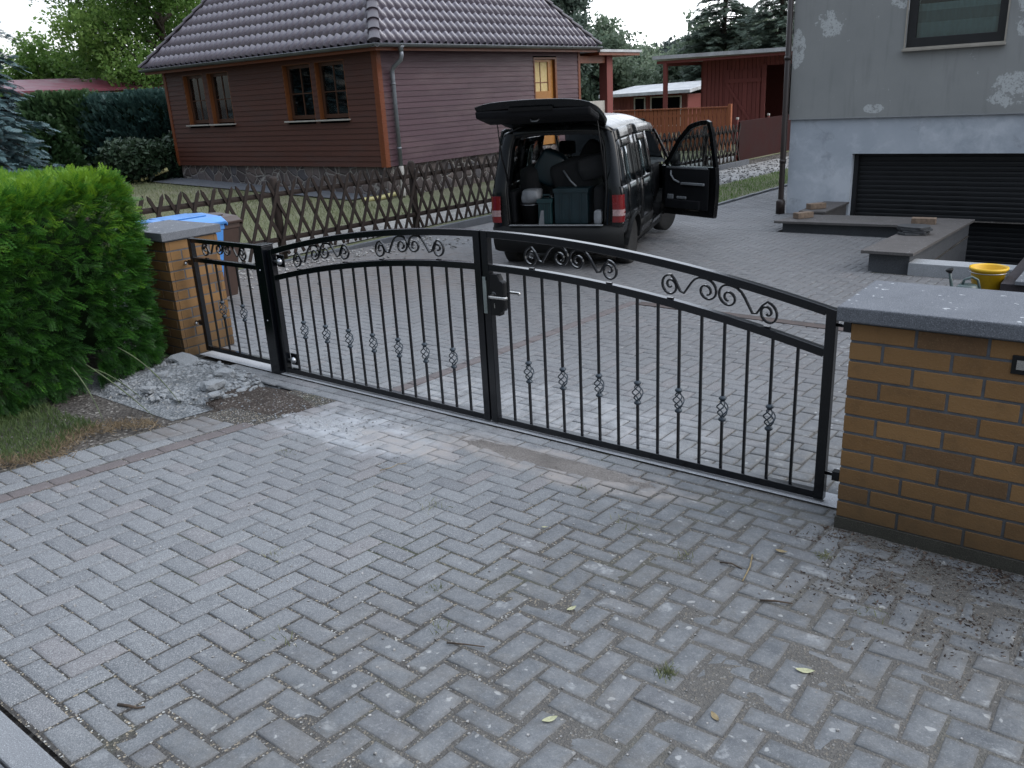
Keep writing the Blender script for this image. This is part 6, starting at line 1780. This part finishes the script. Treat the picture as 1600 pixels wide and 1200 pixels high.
def mass(name, lb, cat, c, half, N, m, seed, s=(.15, .3), tmpl=None, group=None, rnd=.5, tint0=.4, upbias=.2, cone=False, core=True, rz=0, parent_loc=None):
    """dense clipped or rounded shrub: leaf clumps on a lumpy volume over a dark core"""
    r = np.random.default_rng(seed); t = thing(name, lb, cat, c, rz, group)
    hx, hy, hz = half
    v = unit(r.normal(0, 1, (N, 3))); 
    if cone:
        zf = r.random(N) ** 1.5; a = r.random(N) * 6.283; P = np.c_[np.cos(a) * hx * (1 - zf) ** .8, np.sin(a) * hy * (1 - zf) ** .8, zf * 2 * hz]; n = unit(np.c_[np.cos(a), np.sin(a), .5 * np.ones(N)])
    else:
        k = (np.abs(v) ** (2 / rnd)).sum(1) ** (rnd / 2) if rnd < 1 else np.ones(N)
        v2 = v / k[:, None]; P = v2 * np.array((hx, hy, hz)); n = unit(v / np.array((hx, hy, hz))); P[:, 2] += hz; 
    P *= np.r_[1, 1, 1]
    lm = lump(P, seed, 2.6 / max(.4, min(hx, hy, hz)))
    P = P + n * (lm * .10 * min(hx, hy, hz))[:, None] - n * (r.random(N) ** 1.6 * .30 * min(hx, hy))[:, None]
    ok = P[:, 2] > -.02; P, n, lm = P[ok], n[ok], lm[ok]; N = len(P)
    D = n + r.normal(0, .5, (N, 3)) + np.array((0, 0, upbias)); U = r.normal(0, 1, (N, 3)) + np.array((0, 0, .6))
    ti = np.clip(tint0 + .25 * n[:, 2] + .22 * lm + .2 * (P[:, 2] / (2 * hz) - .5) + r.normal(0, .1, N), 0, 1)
    TVl, TFl = tmpl if tmpl else leafclump_template(5, 3, .9, .3, .5)
    scatter('foliage', TVl, TFl, P, D, U, s[0] + (s[1] - s[0]) * r.random(N), ti, m, t)
    if core:
        bm = bmesh.new(); bmesh.ops.create_icosphere(bm, subdivisions=3, radius=1)
        for q in bm.verts: 
            if cone: zf = (q.co.z + 1) / 2; q.co = (q.co.x * hx * .62 * (1.15 - zf), q.co.y * hy * .62 * (1.15 - zf), zf * 1.55 * hz)
            else:
                kk = (abs(q.co.x) ** (2 / rnd) + abs(q.co.y) ** (2 / rnd) + abs(q.co.z) ** (2 / rnd)) ** (rnd / 2) if rnd < 1 else 1
                q.co = (q.co.x / kk * hx * .76, q.co.y / kk * hy * .76, q.co.z / kk * hz * .80 + hz)
        mb = MB(); mb.bm(bm, True); mb.build('dark_core', M['hedgecore'], t)
    return t
SP = spray_template(5, 1.0, .34, .11, .15)
LC = leafclump_template(6, 2, .55, .17, 1.0)
# garden on the left
conifer('blue_spruce', 'silvery blue spruce at the left edge behind the bright hedge', 'tree', (-20.9, 4.85, -.05), 9.2, 2.45, M['L_spruce'], 41, 28, 14, None, .30, (.34, .56), .05, 15)
mass('thuja_hedge', 'tall dark green thuja hedge section behind the dwarf spruce', 'hedge', (-25.5, 9.9, .12), (.8, 1.15, 1.24), 6500, M['L_thuja'], 51, (.15, .28), SP, 'dark hedge sections left of the wooden house', .35, .42, .9, rz=-.91)
mass('thuja_hedge', 'tall blue-green thuja hedge section beside the wooden house', 'hedge', (-23.6, 11.4, .1), (.8, 1.7, 1.20), 8500, M['L_bluethuja'], 52, (.15, .28), SP, 'dark hedge sections left of the wooden house', .35, .42, .9, rz=-.91)
mass('dwarf_spruce', 'green cone-shaped dwarf spruce between blue spruce and dark hedge', 'shrub', (-23.1, 8.2, -.05), (.95, .95, 1.0), 4200, M['L_dwarf'], 53, (.15, .26), SP, None, 1, .38, .2, True)
mass('rhododendron', 'dark glossy rhododendron bush in front of the blue-green hedge', 'shrub', (-20.75, 9.35, .0), (.95, .75, .62), 1500, M['L_rhodo'], 54, (.20, .32), leafclump_template(7, 5, .75, .17, .6), None, .7, .42, .1)
mass('rhododendron', 'low loose shrub at the foot of the hedge touching the house corner', 'shrub', (-20.4, 10.6, .0), (.6, .6, .66), 900, M['L_rhodo'], 55, (.2, .32), leafclump_template(7, 5, .75, .17, .6), None, .7, .4, .1)
mb = MB()
for q in range(9):
    a = q * .7; mb.box(-.10, .10, -.06, .06, -.05, .06, rot=Matrix.Rotation(a, 3, 'Z'), at=(.0 + .12 * math.cos(a * 3), .1 * math.sin(a * 2), .25 + q * .02))
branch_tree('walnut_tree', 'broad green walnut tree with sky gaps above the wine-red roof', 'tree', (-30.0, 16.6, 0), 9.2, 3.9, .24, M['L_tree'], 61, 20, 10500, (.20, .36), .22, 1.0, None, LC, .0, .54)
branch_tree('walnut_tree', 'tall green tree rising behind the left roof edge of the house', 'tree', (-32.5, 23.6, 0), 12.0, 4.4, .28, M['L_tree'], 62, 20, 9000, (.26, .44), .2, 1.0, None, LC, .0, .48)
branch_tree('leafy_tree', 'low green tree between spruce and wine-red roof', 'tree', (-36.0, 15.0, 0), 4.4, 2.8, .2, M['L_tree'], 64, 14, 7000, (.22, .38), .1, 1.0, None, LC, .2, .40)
# wine red shed roof beyond the hedge
rs = thing('garden_shed', 'low garden shed with wine-red sheet roof behind the hedge', 'shed', (-29.5, 13.1, 0), PI / 2)
mb = MB(); mb.add([(-3.2, -1.0, 2.92), (3.4, -1.0, 2.98), (3.4, 2.0, 3.46), (-3.2, 2.0, 3.40), (-3.2, -1.0, 2.82), (3.4, -1.0, 2.88), (3.4, 2.0, 3.36), (-3.2, 2.0, 3.30)], [(0, 1, 2, 3), (7, 6, 5, 4), (0, 4, 5, 1), (1, 5, 6, 2), (2, 6, 7, 3), (3, 7, 4, 0)]); mb.build('roof', M['redroof'], rs)
mb = MB(); mb.box(-2.9, 3.2, -.3, 1.8, -.2, 2.82); mb.build('wall', M['dark'], rs)
for x in (-2.9, -1.2, .6, 2.2):
    mb = MB(); mb.box(x - .06, x + .06, -.9, -.78, -.2, 2.70); mb.build('post', M['trim'], rs)
mb = MB(); mb.box(-3.1, 3.3, -.92, -.76, 2.701, 2.81); mb.build('beam', M['trim'], rs)

# ------------------------------------------------------------------ red sheds at the end of the drive
bn = thing('red_barn', 'red board barn with grey lean-to roof and open doorway at the end of the drive', 'barn', (0, 0, 0))
BY = 28.0; BZ = -.5
def boards(mb, x0, x1, z0, z1, y, w_=.16, seed=1):
    r = random.Random(seed); x = x0
    while x < x1 - .02:
        xe = min(x1, x + w_ * r.uniform(.85, 1.15)); mb.box(x + .008, xe - .008, y - .018 - r.uniform(0, .016), y, z0, z1); x = xe
mb = MB(); boards(mb, -11.95, -9.48, BZ, 2.86, BY); boards(mb, -9.48, -8.1, 2.47, 2.86, BY); boards(mb, -8.1, -5.0, BZ, 2.86, BY); mb.build('front_wall', M['barnred'], bn)
mb = MB(); mb.box(-11.95, -5.0, BY + .002, BY + .03, BZ, 0.0 + BZ + .1); mb.box(-12.0, -11.95, BY, BY + 4, BZ, 2.9); mb.box(-11.9, -5, BY + 3.9, BY + 4, BZ, 2.9); mb.build('inner_wall', M['barnred'], bn)
mb = MB(); mb.box(-11.9, -9.5, BY + .03, BY + .06, BZ, 2.8); mb.build('dark_backing', M['dark'], bn)  # black sheet added behind the boards for the shade inside
mb = MB(); mb.box(-9.47, -8.12, BY + 2.0, BY + 2.05, BZ, 2.8); mb.build('dark_inside', M['dark'], bn)
mb = MB(); boards(mb, -11.05, -9.66, BZ + .1, 2.38, BY - .04, .17, 5)
d = mb.build('door', M['barnred'], bn)
mb = MB(); mb.box(-11.05, -9.62, BY - .105, BY - .072, 1.92, 2.06); mb.bar((-10.98, BY - .095, 1.92), (-9.95, BY - .095, .45), .03, .11, up=(0, -1, 0)) if False else mb.bar((-10.98, BY - .09, 1.92), (-9.95, BY - .09, .45), .10, .032, up=(0, -1, 0)); mb.box(-11.05, -9.66, BY - .105, BY - .072, .35, .48); mb.build('brace', M['barnred'], d)
mb = MB(); mb.box(-9.60, -9.46, BY - .11, BY - .03, BZ, 2.5); mb.build('door_post', M['barnred'], bn)
mb = MB(); mb.add([(-13.7, BY - .9, 3.06), (-4.8, BY - .9, 2.98), (-4.8, BY + 4.4, 2.75), (-13.7, BY + 4.4, 2.80), (-13.7, BY - .9, 2.93), (-4.8, BY - .9, 2.85), (-4.8, BY + 4.4, 2.65), (-13.7, BY + 4.4, 2.7)], [(0, 1, 2, 3), (7, 6, 5, 4), (0, 4, 5, 1), (1, 5, 6, 2), (2, 6, 7, 3), (3, 7, 4, 0)]); mb.build('roof', M['greyroof'], bn)
mb = MB(); mb.box(-13.55, -5, BY - .80, BY - .70, 2.76, 2.86); mb.build('roof_beam', M['barnred'], bn)
for x, y in ((-13.2, BY - .75), (-12.25, BY + .6)):
    mb = MB(); mb.box(x - .07, x + .07, y - .07, y + .07, BZ, 2.78); mb.build('post', M['barnred'], bn)
mb = MB(); mb.bar((-13.2, BY - .75, 2.72), (-12.0, BY + 1.2, 2.72), .08, .12); mb.build('rafter', M['barnred'], bn)
ls_ = thing('low_shed', 'low red shed with pale grey roof beyond the terrace fence', 'shed', (0, 0, 0))
mb = MB(); boards(mb, -19.6, -15.6, -.6, 1.66, 34.0, .2, 9); mb.build('front_wall', M['barnred'], ls_)
for a, b in ((-18.35, -17.85), (-17.45, -15.95)):
    mb = MB(); mb.box(a, b, 33.93, 33.97, .2, 1.45); wv = mb.build('window', M['dark'], ls_)
    mb = MB(); ring(mb, a - .06, b + .06, .14, 1.51, .059, .059, .059, .059, 33.9, 33.97); mb.build('frame', M['sill'], wv)
mb = MB(); mb.add([(-20.1, 33.4, 1.70), (-15.2, 33.4, 1.76), (-15.2, 37, 2.15), (-20.1, 37, 2.05), (-20.1, 33.4, 1.56), (-15.2, 33.4, 1.62), (-15.2, 37, 2.0), (-20.1, 37, 1.9)], [(0, 1, 2, 3), (7, 6, 5, 4), (0, 4, 5, 1), (1, 5, 6, 2), (2, 6, 7, 3), (3, 7, 4, 0)]); mb.build('roof', M['greyroof'], ls_)
mb = MB(); mb.box(-19.55, -15.6, 34.03, 36.8, -.6, 1.55); mb.build('inner_wall', M['barnred'], ls_)
# ---- distant trees
FARG = 'distant trees beyond the sheds'
branch_tree('leafy_tree', 'dark leafy tree peeking over the right end of the tiled roof', 'tree', (-23.3, 35.0, -.5), 9.0, 1.15, .2, M['L_fir'], 71, 14, 4200, (.32, .52), .3, 1, FARG, LC, .2, .38)
branch_tree('leafy_tree', 'round crowned leafy tree behind the porch roof', 'tree', (-32.6, 52.6, -.5), 6.3, 2.5, .3, M['L_far'], 72, 18, 7000, (.42, .72), .1, 1, FARG, LC, .1, .45)
branch_tree('leafy_tree', 'bushy tree right of the porch post with pale roofs below', 'tree', (-29.6, 53.5, -.5), 3.7, 2.6, .3, M['L_far'], 73, 14, 4800, (.42, .7), .05, 1, FARG, LC, .1, .4)
branch_tree('leafy_tree', 'small bushy tree seen under the porch beside the wall', 'tree', (-25.5, 42, -.5), 4.2, 3.0, .25, M['L_far'], 76, 14, 4500, (.40, .65), .05, 1, FARG, LC, .1, .34)
branch_tree('leafy_tree', 'light green leafy tree above the left end of the barn roof', 'tree', (-21.0, 47, -.5), 4.6, 2.5, .25, M['L_far'], 74, 14, 4800, (.38, .64), .05, 1, FARG, LC, .1, .6)
branch_tree('leafy_tree', 'mid green leafy tree over the middle of the barn roof', 'tree', (-18.0, 45, -.5), 5.4, 2.8, .25, M['L_far'], 75, 14, 4600, (.38, .64), .05, 1, FARG, LC, .1, .42)
conifer('fir_tree', 'tall dark fir rising over the barn roof', 'tree', (-17.7, 42.5, -.5), 10.6, 3.2, M['L_fir'], 81, 26, 13, 'firs behind the barn', .16, (.42, .70), .05, 11)
conifer('fir_tree', 'dark fir half hidden behind the plaster house edge', 'tree', (-13.6, 40, -.5), 9.6, 3.2, M['L_fir'], 82, 26, 13, 'firs behind the barn', .16, (.42, .70), .05, 11)
conifer('fir_tree', 'slimmer fir between the two tall firs over the barn', 'tree', (-15.8, 46, -.5), 8.6, 2.4, M['L_fir'], 83, 26, 13, 'firs behind the barn', .16, (.42, .70), .05, 11)
def forest(name, lb, pts, m, seed):
    r = np.random.default_rng(seed); Ps = []; Ts = []
    for x, y, H, R in pts:
        n = 900; v = unit(r.normal(0, 1, (n, 3))); p = v * np.array((R, R, H * .5)) * (.75 + .3 * r.random((n, 1))); p[:, 2] += H * .5 - .5
        w_ = 1 - .45 * np.clip(p[:, 2] / H, 0, 1) ** 2; p[:, 0] *= w_; p[:, 1] *= w_
        Ts.append(np.clip(.35 + .35 * v[:, 2] + r.normal(0, .12, n), 0, 1)); Ps.append(p + np.array((x, y, 0)))
    P = np.concatenate(Ps); N = len(P); TVl, TFl = leafclump_template(5, 6, .6, .2, 1.0)
    o = scatter(name, TVl, TFl, P, r.normal(0, 1, (N, 3)), r.normal(0, 1, (N, 3)), .8 + .8 * r.random(N), np.concatenate(Ts), m)
    return tag(o, lb, 'woodland', kind='stuff')
r = random.Random(9); fp = []
for i in range(46):
    a = i / 45; x = -130 + 118 * a + r.uniform(-2, 2); y = 62 + 58 * a + r.uniform(-4, 4)
    fp.append((x, y, r.uniform(6.0, 7.6), r.uniform(2.4, 3.6)))
for i in range(22):
    fp.append((-150 + i * 1.2 + r.uniform(-3, 3), -40 + i * 5 + r.uniform(-3, 3), r.uniform(7, 10), r.uniform(3, 4.5)))
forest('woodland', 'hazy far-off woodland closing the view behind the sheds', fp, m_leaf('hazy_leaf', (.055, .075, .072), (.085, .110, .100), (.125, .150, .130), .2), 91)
hs = thing('distant_house', 'small pale distant roof among the far trees', 'house', (-36.5, 70, -.5), .4)
mb = MB(); mb.box(-2.5, 2.5, -2, 2, 0, 2.0); mb.build('wall', M['sill'], hs)
mb = MB(); mb.xprism([(-2.4, 1.95), (2.4, 1.95), (0, 3.3)], -2.8, 2.8); mb.build('roof', M['greyroof'], hs)

# ------------------------------------------------------------------ litter: leaves, twigs, grass tufts
def dleaf(x, y, s, rz, m, lb):
    mb = MB(); n = 9; L = [(s * (-1 + 2 * i / (n - 1)), s * .42 * math.sin(PI * i / (n - 1)) ** .8) for i in range(n)]
    vs = [(a, b, .004 + .18 * s * (a / s) ** 2 + .10 * abs(b)) for a, b in L] + [(a, -b, .004 + .18 * s * (a / s) ** 2 + .16 * abs(b)) for a, b in L] + [(a, 0, .002 + .18 * s * (a / s) ** 2) for a, b in L]
    mb.add(vs, [(i, i + 1, 2 * n + i + 1, 2 * n + i) for i in range(n - 1)] + [(2 * n + i, 2 * n + i + 1, n + i + 1, n + i) for i in range(n - 1)], True)
    o = mb.build('fallen_leaf', m, fix=False); o.location = (x, y, h1(x, y) + .002); o.rotation_euler = (0, 0, rz)
    tag(o, lb, 'leaf', 'fallen leaves on the paving')
LV = [(2.415, -1.385, .030, .4, 'paleleaf', 'largest pale leaf on the dark pavers at the lower right'),
      (1.895, -2.075, .026, 1.0, 'paleleaf', 'pale green leaf near the bottom edge right of the centre'),
      (2.28, -1.77, .022, 2.5, 'dryleaf', 'tan leaf at the bottom edge below the largest pale leaf'),
      (2.05, -.62, .026, .1, 'dryleaf', 'tan leaf lying on the paving before the right pier'),
      (1.91, .34, .030, 1.7, 'dryleaf', 'curled brown leaf behind the right gate leaf near its hinge'),
      (1.12, -1.02, .015, .6, 'paleleaf', 'tiny pale leaf in the middle of the paving'),
      (1.60, -1.52, .022, 1.2, 'paleleaf', 'greyish leaf left of the red-tinged pavers at the lower right')]
for x, y, s, rz, m, lb in LV: dleaf(x, y, s, rz, M[m], lb)
def twig(pts, r0, lb, m='stick'):
    mb = MB(); n = len(pts); mb.tube([(x, y, h1(x, y) + .005 + dz) for x, y, dz in pts], [r0 * (1 - .6 * i / n) for i in range(n)], 6); o = mb.build('twig', M[m]); tag(o, lb, 'twig', 'twigs on the paving')
twig([(.795, -2.815, .0), (.835, -2.80, .004), (.86, -2.79, .002), (.872, -2.770, .0)], .0055, 'small hooked dark twig on the border pavers at the lower left')
twig([(1.965, -.72, .0), (2.0, -.83, .004), (2.02, -.95, .0)], .004, 'pale dry stalk on the paving before the right pier', 'dryleaf')
twig([(2.13, -1.05, .0), (2.18, -1.03, .006), (2.235, -1.0, .0)], .005, 'dark twig on the old pavers right of the centre')
twig([(1.38, -1.96, .0), (1.44, -1.935, .005), (1.50, -1.90, .0)], .0035, 'thin dark twig left of the bottom leaf')
twig([(1.885, -.86, 0), (1.93, -.85, .005), (1.98, -.86, 0)], .004, 'short dark twig below the dry stalk')
twig([(.02, -.98, 0), (.06, -.93, .01), (.03, -.86, 0), (.07, -.83, .004)], .0025, 'bent pale straw on the pavers before the left gate leaf', 'dryleaf')
# weeds in joints
def weeds(r, N):
    c = np.array([(2.06, -1.66), (1.30, -1.9), (.55, -1.15), (1.1, -1.7), (1.75, -.9), (1.4, -.75), (2.2, -.55), (.35, -1.9), (2.5, -.9), (1.0, -.55), (-.6, -1.1), (.9, -2.3)])
    w_ = np.array([5, 1.2, 1, .7, 1.5, 1.2, 2, .6, 1, .8, .6, .7]); i = r.choice(len(c), N, p=w_ / w_.sum())
    return c[i] + r.normal(0, .018, (N, 2)) * (1 + .6 * (i[:, None] % 3))
blades('joint_weeds', 'tiny tufts of grass growing in the paver joints', 420, weeds, M['L_grass'], .012, .034, 95, .9, .06)
def crumbs(r, N):
    x = r.uniform(1.3, 3.1, N); y = -.25 - np.abs(r.normal(0, .22, N)) - .5 * r.random(N) * (r.random(N) < .3); k = (lump(np.c_[x, y, 0 * x], 4, 5.0) + 1.4 * (x - 2.15).clip(-.6, .25) > -.1 + .5 * r.random(N)); return np.c_[x, y][k]
blades('leaf_crumbs', 'brown leaf crumbs and moss bits strewn over the old pavers by the right pier', 2600, nfix(crumbs), M['L_crumb'], .004, .016, 97, 3.5, .30)
lt = MB(); rq = random.Random(8)
for i in range(520):
    y = rq.uniform(1.6, 6.6); x = -6.85 + abs(rq.gauss(0, .55)) + .05
    rock(lt, (x, y, h1(x, y) + .01), rq.uniform(.012, .038), rq)
o = lt.build('edge_litter', M['gravel']); tag(o, 'brown leaf litter and pebbles along the edging under the lattice fence', 'litter', kind='stuff')
pe = MB()
for i in range(900):
    x = rq.uniform(-1.1, 2.9); y = rq.uniform(-2.9, -.3)
    s = rq.uniform(.0015, .0045); pe.box(-s, s, -s * .8, s * .8, 0, s * 1.2, rot=Matrix.Rotation(rq.uniform(0, 3), 3, 'Z'), at=(x, y, h1(x, y) - .003 + rq.random() * .003))
o = pe.build('loose_grit', M['gravel']); tag(o, 'loose pale grit grains scattered over the foreground pavers', 'grit', kind='stuff')
gvb = MB()
for i in range(700):
    y = 11.9 + 12 * rq.random() ** 1.3; x = rq.uniform(-6.9, -5.2); rock(gvb, (x, y, h1(x, y) + .01), rq.uniform(.02, .05), rq)
o = gvb.build('gravel_stones', M['gravel']); tag(o, 'pale gravel stones before the brown sheet panel', 'gravel', kind='stuff')
wd = MB()
bpy.context.view_layer.update()
